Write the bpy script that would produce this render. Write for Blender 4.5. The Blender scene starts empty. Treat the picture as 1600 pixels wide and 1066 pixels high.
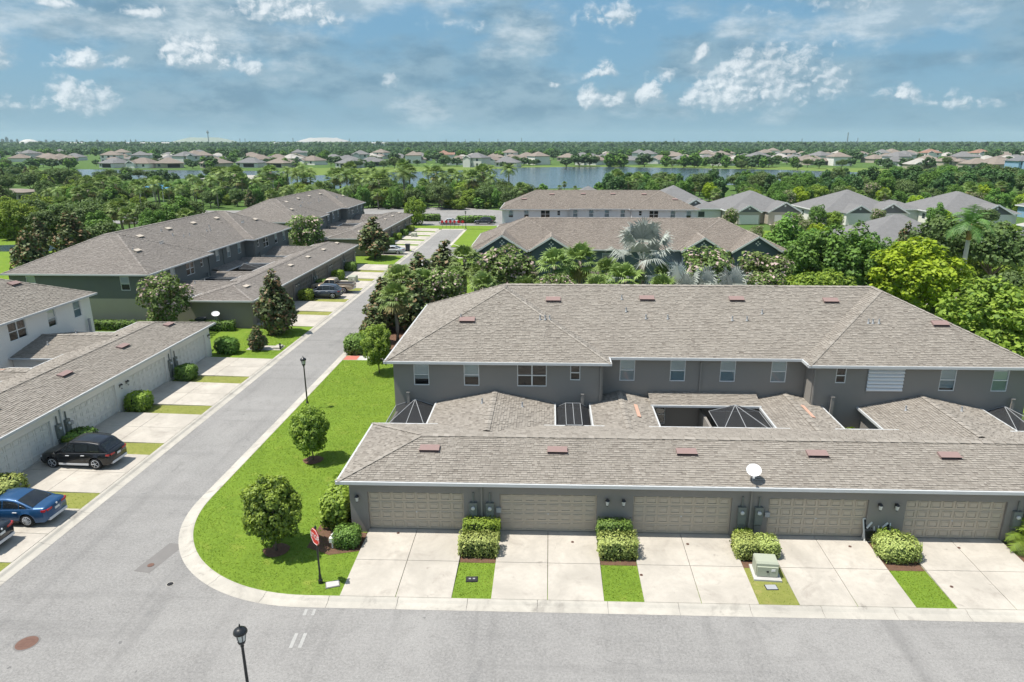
import bpy, bmesh, math, random
import numpy as np
from mathutils import Vector, Matrix
R = math.radians
SC = bpy.context.scene
COL = SC.collection
# ---------------------------------------------------------------- camera
cd = bpy.data.cameras.new('camera')
cd.sensor_width = 36.0; cd.lens = 24.0075; cd.shift_x = -25.0/1600.0
cd.clip_start = 0.5; cd.clip_end = 40000
cam = bpy.data.objects.new('camera', cd); COL.objects.link(cam)
cam.location = (0, 0, 19.4); cam.rotation_euler = (R(90-16.3), 0, R(1.855))
SC.camera = cam
# ---------------------------------------------------------------- sun and sky
SUN_EL, SUN_AZ = 66.0, 258.0            # azimuth clockwise from +Y
se, sa = R(SUN_EL), R(SUN_AZ)
sdir = Vector((math.sin(sa)*math.cos(se), math.cos(sa)*math.cos(se), math.sin(se)))
sl = bpy.data.lights.new('sun', 'SUN'); sl.energy = 4.7; sl.angle = R(0.53); sl.color = (1.0, 0.95, 0.87)
sun = bpy.data.objects.new('sun', sl); COL.objects.link(sun)
sun.rotation_euler = sdir.to_track_quat('Z', 'Y').to_euler(); sun.location = (-60, -10, 120)
SC.view_settings.view_transform = 'Standard'; SC.view_settings.look = 'None'
SC.view_settings.exposure = 0.43; SC.view_settings.gamma = 1.0
SC.cycles.use_denoising = True; SC.cycles.use_adaptive_sampling = True; SC.cycles.adaptive_threshold = .02
SC.cycles.max_bounces = 8; SC.cycles.transparent_max_bounces = 16
SC.cycles.diffuse_bounces = 3; SC.cycles.glossy_bounces = 3; SC.cycles.volume_bounces = 1

class NT:
    """small helper for writing node trees"""
    def __init__(s, tree):
        s.t = tree; s.n = tree.nodes; s.l = tree.links
    def node(s, typ, **kw):
        n = s.n.new(typ)
        for k, v in kw.items():
            setattr(n, k, v)
        return n
    def put(s, sock, v):
        if hasattr(v, 'is_output'): s.l.new(v, sock)
        elif sock.type == 'RGBA' and len(v) == 3: sock.default_value = (*v, 1)
        else: sock.default_value = v
    def math(s, op, a, b=None, c=None, clamp=False):
        n = s.node('ShaderNodeMath', operation=op, use_clamp=clamp)
        s.put(n.inputs[0], a)
        if b is not None: s.put(n.inputs[1], b)
        if c is not None: s.put(n.inputs[2], c)
        return n.outputs[0]
    def mix(s, f, a, b, blend='MIX'):
        n = s.node('ShaderNodeMix', data_type='RGBA', blend_type=blend)
        s.put(n.inputs[0], f); s.put(n.inputs[6], a); s.put(n.inputs[7], b)
        return n.outputs[2]
    def noise(s, vec, scale, detail=3, rough=.55, dist=0.0, dim='3D'):
        n = s.node('ShaderNodeTexNoise', noise_dimensions=dim)
        if vec is not None: s.l.new(vec, n.inputs['Vector'])
        n.inputs['Scale'].default_value = scale; n.inputs['Detail'].default_value = detail
        n.inputs['Roughness'].default_value = rough; n.inputs['Distortion'].default_value = dist
        return n.outputs[0]
    def step(s, v, lo, hi, a=0.0, b=1.0):
        n = s.node('ShaderNodeMapRange', interpolation_type='SMOOTHSTEP')
        s.put(n.inputs[0], v); n.inputs[1].default_value = lo; n.inputs[2].default_value = hi
        n.inputs[3].default_value = a; n.inputs[4].default_value = b
        return n.outputs[0]
    def comb(s, x, y, z):
        n = s.node('ShaderNodeCombineXYZ'); s.put(n.inputs[0], x); s.put(n.inputs[1], y); s.put(n.inputs[2], z)
        return n.outputs[0]

def make_world():
    w = bpy.data.worlds.new('World'); SC.world = w; w.use_nodes = True
    t = NT(w.node_tree); t.n.clear()
    out = t.node('ShaderNodeOutputWorld'); bg = t.node('ShaderNodeBackground')
    sky = t.node('ShaderNodeTexSky', sky_type='NISHITA')
    sky.sun_disc = False; sky.sun_elevation = se; sky.sun_rotation = sa
    sky.altitude = 20; sky.air_density = 1.0; sky.dust_density = 1.2; sky.ozone_density = 2.5
    tc = t.node('ShaderNodeTexCoord'); d = tc.outputs['Generated']
    sep = t.node('ShaderNodeSeparateXYZ'); t.l.new(d, sep.inputs[0])
    x, y, z = sep.outputs
    el = t.math('MULTIPLY', t.math('ARCSINE', z), 180/math.pi)
    az = t.math('MULTIPLY', t.math('ARCTAN2', x, y), 180/math.pi)
    # high cloud: broad soft masses of blue-grey and white over deep blue
    n1 = t.noise(t.comb(t.math('MULTIPLY', az, .50), t.math('MULTIPLY', el, 1.25), 0.0), .12, 5, .58, dim='2D')
    n2 = t.noise(t.comb(t.math('MULTIPLY_ADD', az, .62, 41.0), t.math('MULTIPLY', el, 1.45), 0.0), .15, 6, .60, dim='2D')
    n3 = t.noise(t.comb(t.math('MULTIPLY_ADD', az, .7, 90.0), t.math('MULTIPLY', el, 1.7), 0.0), .30, 5, .62, dim='2D')
    clear = t.mix(t.step(el, 8.0, 25.0, .80, 0.0), sky.outputs[0], (.72, 1.82, 2.78))
    base = t.mix(t.math('MULTIPLY', t.step(n1, .39, .60), .78), clear, t.mix(t.step(n3, .32, .66), (.92, 1.66, 2.28), (1.7, 2.5, 3.05)))
    hi = t.math('MULTIPLY', t.step(t.math('ADD', n2, t.step(el, 3.0, 10.0, -.10, .05)), .47, .70), .70)
    base = t.mix(hi, base, t.mix(t.step(n3, .35, .68), (2.0, 2.7, 3.2), (3.9, 4.4, 4.7)))
    # cumulus heaps: solid bodies with billowed edges, flat grey bases
    LAYERS = [[(-45,.3,2.2,.6),(-39,.45,2.2,.6),(-36,.5,2.3,.7),(-33.8,.8,2.4,1.3),(-31.5,.5,2.4,.9),(-30,0,2.3,.5),(-13.5,0,1.6,.4),(-12.6,.4,1.7,.4),(-11.5,0,1.6,.4),(1.2,0,2.8,.5),(3.0,.95,2.9,.75),(5.0,.7,2.8,.6),(6.0,.35,3.0,.6),(7.8,.95,3.3,.75),(9.4,.35,2.8,.6),(11.5,.75,3.0,1.1),(14,1,3.4,1.6),(16.2,.75,3.6,2.0),(17.8,.62,3.8,2.3),(20.5,.52,4.2,2.0),(23.5,.25,3.4,1.0),(25.8,.8,3.0,.45),(27.2,.35,2.6,.5),(29,.55,2.4,.6),(32,.25,2.3,.5),(33.8,.65,2.2,.4),(35.6,.15,2.1,.35),(37.5,.55,2.0,.4),(40,.1,2.0,.5)],
              [(-45,.6,5,.9),(-41,.95,5,.95),(-38.2,.9,4.9,.9),(-36,.15,4.9,.6),(-33.2,.85,5.0,.65),(-31.3,.45,5,.5),(-29.2,.3,5.4,.5),(-27.6,.95,5.6,.8),(-25,1,5.6,.85),(-23.8,.5,5.2,.6),(-22.5,.75,4.9,.55),(-20.5,0,4.8,.4),(-14,0,4.2,.5),(-12.6,.5,4.2,.7),(-11,0,4.2,.5),(-.6,0,4.2,.4),(.2,.65,4.2,.4),(1.4,.1,4.5,.4),(4.2,.78,5.2,.5),(5.8,.1,5,.5),(9,.55,4.7,.6),(10.4,.2,5.6,.5),(11.6,.8,6.3,.5),(12.8,.1,6.2,.5),(30,0,5,.5)],
              [(-45,.4,9.6,1.0),(-37,.55,9.5,.9),(-34,.7,8.4,.4),(-31.4,.3,8.3,.35),(-29,.72,8.2,.4),(-26,.2,8.6,.6),(-20,.85,9.0,1.2),(-17.5,.75,8.7,.9),(-14.5,.05,8.4,.6),(-6,.35,8.4,.8),(-1,.1,8.6,.6),(5.2,.66,8.9,.8),(8.5,.2,9,.6),(24,.4,9.2,1.0),(40,.45,8.8,1.2)]]
    def dens_at(da, dz):
        aa = t.math('ADD', az, da) if da else az; ee = t.math('ADD', el, dz) if dz else el
        f = t.math('MULTIPLY', t.math('PINGPONG', t.math('ADD', aa, 45.0), 90.0), 1/90.0); F = None
        for ly in LAYERS:
            r = t.node('ShaderNodeValToRGB'); cr = r.color_ramp; cr.interpolation = 'EASE'; t.l.new(f, r.inputs[0])
            for k, (a, s_, e, h_) in enumerate(ly):
                q = cr.elements[k] if k < 2 else cr.elements.new((a+45)/90); q.position = (a+45)/90; q.color = (s_, e/12, h_/3, 1)
            sp = t.node('ShaderNodeSeparateColor'); t.l.new(r.outputs[0], sp.inputs[0])
            dy = t.math('DIVIDE', t.math('MULTIPLY_ADD', sp.outputs[1], -12.0, ee), t.math('MULTIPLY', sp.outputs[2], 4.6))
            dyy = t.math('MAXIMUM', t.math('MULTIPLY', dy, .80), t.math('MULTIPLY', dy, -1.8))
            g = t.math('MULTIPLY', t.math('EXPONENT', t.math('MULTIPLY', t.math('MULTIPLY', dyy, dyy), -.9)), sp.outputs[0])
            F = g if F is None else t.math('MAXIMUM', F, g)
        p = t.comb(aa, t.math('MULTIPLY', ee, 1.25), 0.0)
        wob = t.node('ShaderNodeTexNoise', noise_dimensions='2D'); t.l.new(p, wob.inputs['Vector']); wob.inputs['Scale'].default_value = 1.1; wob.inputs['Detail'].default_value = 4
        pw = t.node('ShaderNodeVectorMath', operation='MULTIPLY_ADD'); t.l.new(wob.outputs['Color'], pw.inputs[0]); pw.inputs[1].default_value = (.9,.9,0); t.l.new(p, pw.inputs[2])
        bl = None
        for sc, wt in ((.50, .50), (1.15, .30)):
            vo = t.node('ShaderNodeTexVoronoi', feature='SMOOTH_F1', voronoi_dimensions='2D'); vo.inputs['Scale'].default_value = sc; vo.inputs['Smoothness'].default_value = .45
            t.l.new(pw.outputs[0], vo.inputs['Vector']); k = t.math('MULTIPLY', vo.outputs['Distance'], -wt); bl = k if bl is None else t.math('ADD', bl, k)
        fn = t.noise(pw.outputs[0], 2.0, 5, .62, dim='2D')
        return F, t.math('ADD', t.math('ADD', t.math('MULTIPLY', F, 1.5), t.math('MULTIPLY', t.math('ADD', bl, .36), 1.5)), t.math('MULTIPLY', t.math('ADD', fn, -.5), .75))
    F, D = dens_at(0.0, 0.0); F2, D2 = dens_at(-.26, .24)
    m = t.math('MULTIPLY', t.step(D, .48, .98), t.step(F, .08, .34))
    light = t.step(t.math('ADD', t.math('MULTIPLY', t.math('SUBTRACT', D, D2), .75), t.math('MULTIPLY', D, .08)), -.18, .50)
    cc = t.mix(light, (1.85, 2.6, 3.15), (5.0, 5.3, 5.5))
    base = t.mix(t.math('MULTIPLY', m, t.step(F, .15, .80, .35, .88)), base, cc)
    # low band just over the horizon
    base = t.mix(t.step(el, 0.0, 2.6, .60, 0.0), base, (1.38, 2.5, 3.25))
    t.l.new(base, bg.inputs['Color']); bg.inputs['Strength'].default_value = 0.135
    t.l.new(bg.outputs[0], out.inputs['Surface'])
make_world()

# ---------------------------------------------------------------- materials
MATS = {}
def newmat(name):
    m = bpy.data.materials.new(name); m.use_nodes = True
    t = NT(m.node_tree); t.n.clear()
    o = t.node('ShaderNodeOutputMaterial'); MATS[name] = m
    return m, t, o
def pbr(t, o, color, rough=.8, metal=0.0, spec=.35, normal=None, **kw):
    b = t.node('ShaderNodeBsdfPrincipled')
    t.put(b.inputs['Base Color'], color if hasattr(color, 'is_output') else (*color[:3], 1))
    t.put(b.inputs['Roughness'], rough); t.put(b.inputs['Metallic'], metal); b.inputs['Specular IOR Level'].default_value = spec
    if normal is not None: t.l.new(normal, b.inputs['Normal'])
    for k, v in kw.items(): b.inputs[k.replace('_', ' ')].default_value = v
    t.l.new(b.outputs[0], o.inputs['Surface'])
    return b
def bump(t, h, strength=.4, dist=.02):
    n = t.node('ShaderNodeBump'); n.inputs['Strength'].default_value = strength; n.inputs['Distance'].default_value = dist
    t.l.new(h, n.inputs['Height']); return n.outputs[0]
def V(c, k): return tuple(min(1, x*k) for x in c)
def surf(name, c, rough=.85, var=.12, scale=1.5, bscale=30, bstr=.25, bdist=.01, metal=0.0, spec=.3, space='Object', grime=0.0):
    m, t, o = newmat(name)
    tc = t.node('ShaderNodeTexCoord')
    if space == 'World':
        v = t.node('ShaderNodeNewGeometry').outputs['Position']
    else: v = tc.outputs['Object']
    n = t.noise(v, scale, 5, .6)
    col = t.mix(n, (*V(c, 1-var), 1), (*V(c, 1+var), 1))
    if grime:
        g = t.step(t.noise(v, scale*.35, 6, .65, .5), .48, .72)
        col = t.mix(t.math('MULTIPLY', g, grime), col, (*V(c, .55), 1))
    nn = bump(t, t.noise(v, bscale, 3, .6), bstr, bdist) if bstr else None
    pbr(t, o, col, rough, metal, spec, nn)
    return m

def make_asphalt():
    m, t, o = newmat('asphalt'); v = t.node('ShaderNodeNewGeometry').outputs['Position']
    big = t.noise(v, .13, 6, .62, .9); med = t.noise(v, .9, 6, .68, .4); fine = t.noise(v, 8.5, 3, .78); sp = t.noise(v, 20, 2, .6)
    c = t.mix(t.step(big,.25,.75), (.200,.195,.188,1), (.270,.262,.251,1))
    c = t.mix(t.step(med, .44, .72, 0, .42), c, (.152,.147,.140,1))
    c = t.mix(t.step(fine, .36, .66, 0.0, .52), c, (.35,.34,.325,1))
    c = t.mix(t.step(sp, .56, .70, 0, .60), c, (.095,.095,.095,1))
    # rubber streaks along both streets
    for sc, off in (((.06,.8,1), 0), ((.8,.05,1), 5)):
        mp = t.node('ShaderNodeMapping'); t.l.new(v, mp.inputs[0]); mp.inputs['Scale'].default_value = sc; mp.inputs['Location'].default_value = (off,off,0)
        c = t.mix(t.step(t.noise(mp.outputs[0], 1.0, 5, .62), .50, .74, 0, .36), c, (.140,.137,.133,1))
    # dark sealed patches and drips
    c = t.mix(t.step(t.noise(v, .45, 3, .5, 1.5), .66, .72, 0, .30), c, (.14,.14,.14,1))
    c = t.mix(t.step(t.noise(v, 2.6, 2, .5), .72, .76, 0, .6), c, (.10,.10,.10,1))
    # hairline cracks
    vo = t.node('ShaderNodeTexVoronoi', feature='DISTANCE_TO_EDGE'); vo.inputs['Scale'].default_value = .17
    wv = t.node('ShaderNodeVectorMath', operation='ADD'); t.l.new(v, wv.inputs[0])
    nz = t.node('ShaderNodeTexNoise'); t.l.new(v, nz.inputs['Vector']); nz.inputs['Scale'].default_value = .9; nz.inputs['Detail'].default_value = 5
    t.l.new(nz.outputs['Color'], wv.inputs[1]); t.l.new(wv.outputs[0], vo.inputs['Vector'])
    cr = t.math('MULTIPLY', t.step(vo.outputs[0], .0, .006, 1, 0), t.step(t.noise(v, .25, 2), .55, .62))
    c = t.mix(t.math('MULTIPLY', cr, .28), c, (.085,.085,.085,1))
    pbr(t, o, c, .9, 0, .2, bump(t, fine, .5, .012))
make_asphalt()
def make_concrete(name, c, stain=(.22,.19,.165), amt=.5):
    m, t, o = newmat(name); v = t.node('ShaderNodeNewGeometry').outputs['Position']; oi = t.node('ShaderNodeObjectInfo')
    a = t.noise(v, .45, 7, .66, .5); b = t.noise(v, 4, 5, .65); f = t.noise(v, 60, 2, .6)
    col = t.mix(t.step(a,.25,.75), (*V(c,.78),1), (*V(c,1.10),1)); col = t.mix(t.step(b,.35,.75,0,.35), col, (*V(c,.76),1))
    col = t.mix(t.math('MULTIPLY', oi.outputs['Random'], .16), col, (*V((c[0]*.95,c[1]*.97,c[2]),.72),1))
    # mildew bloom and oil drips
    col = t.mix(t.math('MULTIPLY', t.step(t.noise(v,.62,7,.72,.5), .50, .74), amt), col, (*stain,1))
    col = t.mix(t.math('MULTIPLY', t.step(t.noise(v,1.5,5,.68,.4), .62, .74), .50), col, (.17,.15,.135,1))
    mp = t.node('ShaderNodeMapping'); t.l.new(v, mp.inputs[0]); mp.inputs['Scale'].default_value = (1.3, .16, 1)
    col = t.mix(t.step(t.noise(mp.outputs[0],1.0,5,.6), .5,.8,0,.22), col, (*V(c,.66),1))
    pbr(t, o, col, .88, 0, .25, bump(t, f, .25, .004))
make_concrete('concrete', (.485,.447,.39), amt=.45); make_concrete('kerb_concrete', (.48,.45,.395), (.17,.155,.14), .6)
make_concrete('pale_concrete', (.50,.49,.46))
def make_lawn(name, a, b, dry):
    m, t, o = newmat(name); v = t.node('ShaderNodeNewGeometry').outputs['Position']
    n1 = t.noise(v, .35, 5, .65, .3); n2 = t.noise(v, 3.0, 5, .7); n3 = t.noise(v, 26, 3, .7)
    c = t.mix(n1, (*a,1), (*b,1)); c = t.mix(t.step(n2,.35,.75,0,.5), c, (*V(a,.75),1))
    c = t.mix(t.step(t.noise(v,.8,6,.7),.54,.76,0,.62), c, (*dry,1)); c = t.mix(t.step(t.noise(v,.21,4,.6),.52,.72,0,.35), c, (*V(a,.8),1))
    c = t.mix(t.step(n3,.35,.7,0,.45), c, (*V(b,1.2),1))
    pbr(t, o, c, .95, 0, .1, bump(t, n3, .8, .03))
make_lawn('lawn', (.092,.168,.022), (.190,.275,.034), (.31,.32,.07))
make_lawn('dry_lawn', (.17,.19,.045), (.26,.27,.075), (.40,.30,.15))
make_lawn('far_ground', (.055,.105,.028), (.095,.16,.04), (.17,.18,.07))
make_lawn('meadow', (.10,.155,.035), (.165,.225,.055), (.24,.235,.09))
def make_blades():
    m, t, o = newmat('grass_blade')
    at = t.node('ShaderNodeAttribute', attribute_name='tone'); v = t.node('ShaderNodeNewGeometry').outputs['Position']
    c = t.mix(at.outputs['Fac'], (.115,.195,.024,1), (.235,.325,.038,1))
    c = t.mix(t.step(t.noise(v,.5,5,.65,.3),.45,.75,0,.6), c, (.33,.345,.075,1))
    d = t.node('ShaderNodeBsdfDiffuse'); tr = t.node('ShaderNodeBsdfTranslucent'); mx = t.node('ShaderNodeMixShader'); mx.inputs[0].default_value = .35
    t.l.new(c, d.inputs[0]); t.l.new(c, tr.inputs[0]); t.l.new(d.outputs[0], mx.inputs[1]); t.l.new(tr.outputs[0], mx.inputs[2]); t.l.new(mx.outputs[0], o.inputs[0])
make_blades()
def foliage(name, dark, light, extra=None, trans=.3, gloss=.06, hue=.0):
    m, t, o = newmat(name)
    at = t.node('ShaderNodeAttribute', attribute_name='tone'); oi = t.node('ShaderNodeObjectInfo')
    f = at.outputs['Fac']
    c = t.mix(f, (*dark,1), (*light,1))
    if extra: c = t.mix(t.step(f, .86, .90), c, (*extra,1))
    hs = t.node('ShaderNodeHueSaturation'); t.l.new(c, hs.inputs['Color'])
    t.l.new(t.math('ADD', .5, t.math('MULTIPLY', t.math('ADD', oi.outputs['Random'], -.5), .014)), hs.inputs['Hue'])
    t.l.new(t.math('ADD', .90, t.math('MULTIPLY', oi.outputs['Random'], .22)), hs.inputs['Value'])
    c = hs.outputs[0]
    d = t.node('ShaderNodeBsdfDiffuse'); tr = t.node('ShaderNodeBsdfTranslucent'); mx = t.node('ShaderNodeMixShader'); mx.inputs[0].default_value = trans
    g = t.node('ShaderNodeBsdfGlossy'); g.inputs['Roughness'].default_value = .62; g.inputs['Color'].default_value = (.9,.95,.9,1)
    m2 = t.node('ShaderNodeMixShader'); m2.inputs[0].default_value = gloss*.35
    t.l.new(c, d.inputs[0]); t.l.new(c, tr.inputs[0]); t.l.new(d.outputs[0], mx.inputs[1]); t.l.new(tr.outputs[0], mx.inputs[2])
    t.l.new(mx.outputs[0], m2.inputs[1]); t.l.new(g.outputs[0], m2.inputs[2]); t.l.new(m2.outputs[0], o.inputs[0])
foliage('leaf_oak', (.045,.082,.022), (.175,.255,.075))
foliage('leaf_green', (0.056,0.133,0.025), (0.202,0.364,0.062))
foliage('leaf_bright', (.10,.18,.022), (.33,.43,.055))
foliage('leaf_yellow', (.15,.26,.012), (.44,.58,.035), (.54,.58,.04))
foliage('leaf_magnolia', (.035,.060,.016), (.185,.235,.070), (.22,.135,.06), .15, .12)
foliage('leaf_crape', (.075,.125,.03), (.26,.36,.10), (.62,.47,.44))
foliage('leaf_ligustrum', (.065,.135,.012), (.37,.50,.05), None, .38, .10)
foliage('leaf_hedge', (0.140,0.195,0.035), (0.512,0.574,0.171), None, .2, .08)
foliage('leaf_hedge_dark', (0.056,0.119,0.022), (0.202,0.326,0.054), None, .2, .08)
foliage('leaf_gold', (0.198,0.198,0.018), (0.500,0.450,0.050), (.55,.28,.03))
foliage('leaf_palm', (.085,.145,.03), (.31,.42,.11), None, .25, .10)
foliage('leaf_palm_old', (0.135,0.126,0.041), (0.300,0.270,0.100), None, .25, .05)
foliage('leaf_silver', (.20,.225,.20), (.55,.59,.54), None, .15, .12)
foliage('leaf_royal', (0.056,0.133,0.031), (0.155,0.295,0.062), None, .25, .12)
foliage('leaf_pine', (0.042,0.100,0.033), (0.132,0.256,0.078))
foliage('leaf_far', (0.036,0.081,0.036), (0.116,0.202,0.070))
surf('bark', (.16,.13,.10), .95, .35, 8, 25, .6, .02)
surf('palm_trunk', (.27,.24,.20), .95, .3, 9, 30, .6, .02)
surf('royal_trunk', (.52,.50,.46), .85, .15, 5, 30, .3, .01)
surf('crownshaft', (.30,.20,.07), .6, .35, 3, 10, .1, .01)
surf('mulch', (.15,.085,.055), .97, .4, 6, 25, .9, .05, space='World')

def make_shingle(name, dark, mid, light):
    m, t, o = newmat(name)
    at = t.node('ShaderNodeAttribute', attribute_name='tone'); v = t.node('ShaderNodeTexCoord').outputs['Object']
    r = t.node('ShaderNodeValToRGB'); t.l.new(at.outputs['Fac'], r.inputs[0])
    e = r.color_ramp.elements; e[0].color = (*dark,1); e[1].color = (*light,1); e[1].position = 1.0
    x = r.color_ramp.elements.new(.45); x.color = (*mid,1)
    c = r.outputs[0]
    c = t.mix(t.step(t.noise(v,.30,5,.6,.4),.45,.8,0,.28), c, (*V(dark,.9),1))
    mp = t.node('ShaderNodeMapping'); t.l.new(v, mp.inputs[0]); mp.inputs['Scale'].default_value = (1.6,.12,.12)
    c = t.mix(t.step(t.noise(mp.outputs[0],1.0,5,.65),.52,.8,0,.32), c, (*V(dark,.75),1))
    c = t.mix(t.step(t.noise(v,28,2,.7),.4,.7,0,.22), c, (*V(light,1.1),1))
    pbr(t, o, c, .95, 0, .15, bump(t, t.noise(v,70,2,.7), .4, .006))
make_shingle('shingle', (.140,.122,.104), (.250,.226,.196), (.342,.312,.274))
make_shingle('shingle_tan', (.12,.10,.085), (.215,.186,.16), (.30,.266,.232))
make_shingle('shingle_cool', (.125,.110,.098), (.222,.200,.180), (.305,.28,.255))
def make_roof(name, c, w=.33, h=.16, var=.25):
    m, t, o = newmat(name); v = t.node('ShaderNodeTexCoord').outputs['Object']
    n = t.noise(v, 1.1, 4, .6, .2); n2 = t.noise(v, 6.0, 3, .7)
    col = t.mix(n, (*V(c,1-var),1), (*V(c,1+var),1)); col = t.mix(t.step(n2,.4,.7,0,.35), col, (*V(c,.7),1))
    mp = t.node('ShaderNodeSeparateXYZ'); t.l.new(v, mp.inputs[0])
    wv = t.math('FRACT', t.math('MULTIPLY', mp.outputs[2], 9.0))
    col = t.mix(t.step(wv, .0, .30, .30, 0), col, (*V(c,.55),1))
    pbr(t, o, col, .95, 0, .15, bump(t, wv, .35, .03))
make_roof('roof_grey', (.185,.183,.183)); make_roof('roof_slate', (.165,.168,.175)); make_roof('roof_tan', (.24,.205,.175))
make_roof('roof_pale', (.38,.36,.33)); make_roof('roof_rust', (.28,.17,.13)); make_roof('roof_brown', (.22,.185,.16))
for nm, c in dict(wall_grey=(.248,.233,.212), wall_cream=(.74,.715,.67), wall_taupe=(.25,.225,.20), wall_green=(.130,.140,.136), wall_lower=(.36,.33,.285),
                  wall_blue=(.085,.115,.14), wall_pale=(.62,.62,.61), wall_white=(.56,.56,.54), wall_sand=(.42,.38,.31), wall_sky=(.22,.36,.50),
                  wall_porch=(.62,.47,.28)).items():
    surf(nm, c, .92, .06, .7, 45, .25, .006, grime=.12)
surf('door_grey', (.49,.425,.335), .7, .04, 2, 60, .05, .002); surf('door_cream', (.72,.70,.65), .7, .04, 2, 60, .05, .002)
surf('door_taupe', (.215,.195,.165), .7, .04, 2, 60, .05, .002)
surf('gutter', (.52,.53,.53), .5, .06, 2, 10, 0); surf('trim_white', (.74,.74,.72), .55, .05, 2, 10, 0)
surf('soffit', (.40,.40,.39), .9, .05, 2, 10, 0)
surf('vent_pink', (.26,.18,.165), .8, .12, 6, 40, .2, .003); surf('vent_tan', (.48,.42,.35), .8, .12, 6, 40, .2, .003)
surf('dark', (.02,.02,.022), .7, .2, 4, 10, 0); surf('black_metal', (.018,.019,.021), .35, .2, 4, 10, 0, spec=.5)
surf('meter_grey', (.17,.185,.17), .55, .08, 6, 10, 0); surf('meter_glass', (.55,.56,.56), .15, .05, 6, 10, 0)
surf('pipe_lead', (.34,.35,.36), .5, .1, 6, 10, 0); surf('copper', (.58,.36,.27), .5, .12, 4, 10, 0)
surf('alu', (.33,.34,.35), .4, .06, 4, 10, 0, .3); surf('dish', (.75,.75,.75), .4, .04, 4, 10, 0)
surf('shutter', (.42,.43,.44), .4, .05, 5, 10, 0, metal=.2); surf('transformer', (.36,.385,.30), .55, .08, 4, 10, 0)
surf('tan_patch', (.185,.176,.168), .9, .15, 2, 30, .3, .006); surf('iron_rust', (.15,.085,.065), .8, .3, 9, 40, .6, .006)
surf('sign_red', (.52,.025,.03), .4, .05, 4, 10, 0); surf('faded_paint', (.36,.355,.34), .9, .3, 5, 30, .1, .003, space='World'); surf('paint_white', (.68,.68,.66), .8, .15, 6, 30, .1, .003, space='World')
surf('brick_red', (.48,.16,.12), .9, .2, 4, 30, .3, .01); surf('utility_blue', (.10,.35,.62), .6, .1, 3, 10, 0)
surf('tyre', (.018,.018,.019), .85, .2, 6, 40, .3, .004); surf('rim', (.50,.51,.53), .28, .05, 4, 10, 0, .7)
surf('plate', (.72,.73,.72), .5, .05, 5, 10, 0); surf('chrome', (.65,.66,.68), .15, .03, 4, 10, 0, .9)
surf('plastic', (.03,.03,.032), .6, .15, 5, 10, 0); surf('bin', (.045,.052,.06), .6, .1, 4, 10, 0)
surf('white_mound', (.36,.355,.34), .95, .12, .01, .05, 0, space='World'); surf('grey_mound', (.22,.26,.22), .95, .2, .01, .05, 0, space='World')
surf('tower_concrete', (.20,.225,.25), .9, .12, .05, .2, 0); surf('dome_white', (.50,.49,.46), .8, .06, .05, .2, 0)
def paint(name, c, coat=.6):
    m, t, o = newmat(name); v = t.node('ShaderNodeTexCoord').outputs['Object']
    n = t.noise(v, 160, 2, .5); b = pbr(t, o, t.mix(n, (*V(c,.85),1), (*V(c,1.15),1)), .38, .35, .5)
    b.inputs['Coat Weight'].default_value = coat; b.inputs['Coat Roughness'].default_value = .04
paint('paint_black', (.007,.008,.011)); paint('paint_blue', (.009,.065,.17)); paint('paint_dark', (.012,.016,.024)); paint('paint_steel', (.05,.065,.09))
paint('paint_tan', (.40,.32,.23)); paint('paint_silver', (.42,.44,.46))
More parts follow.
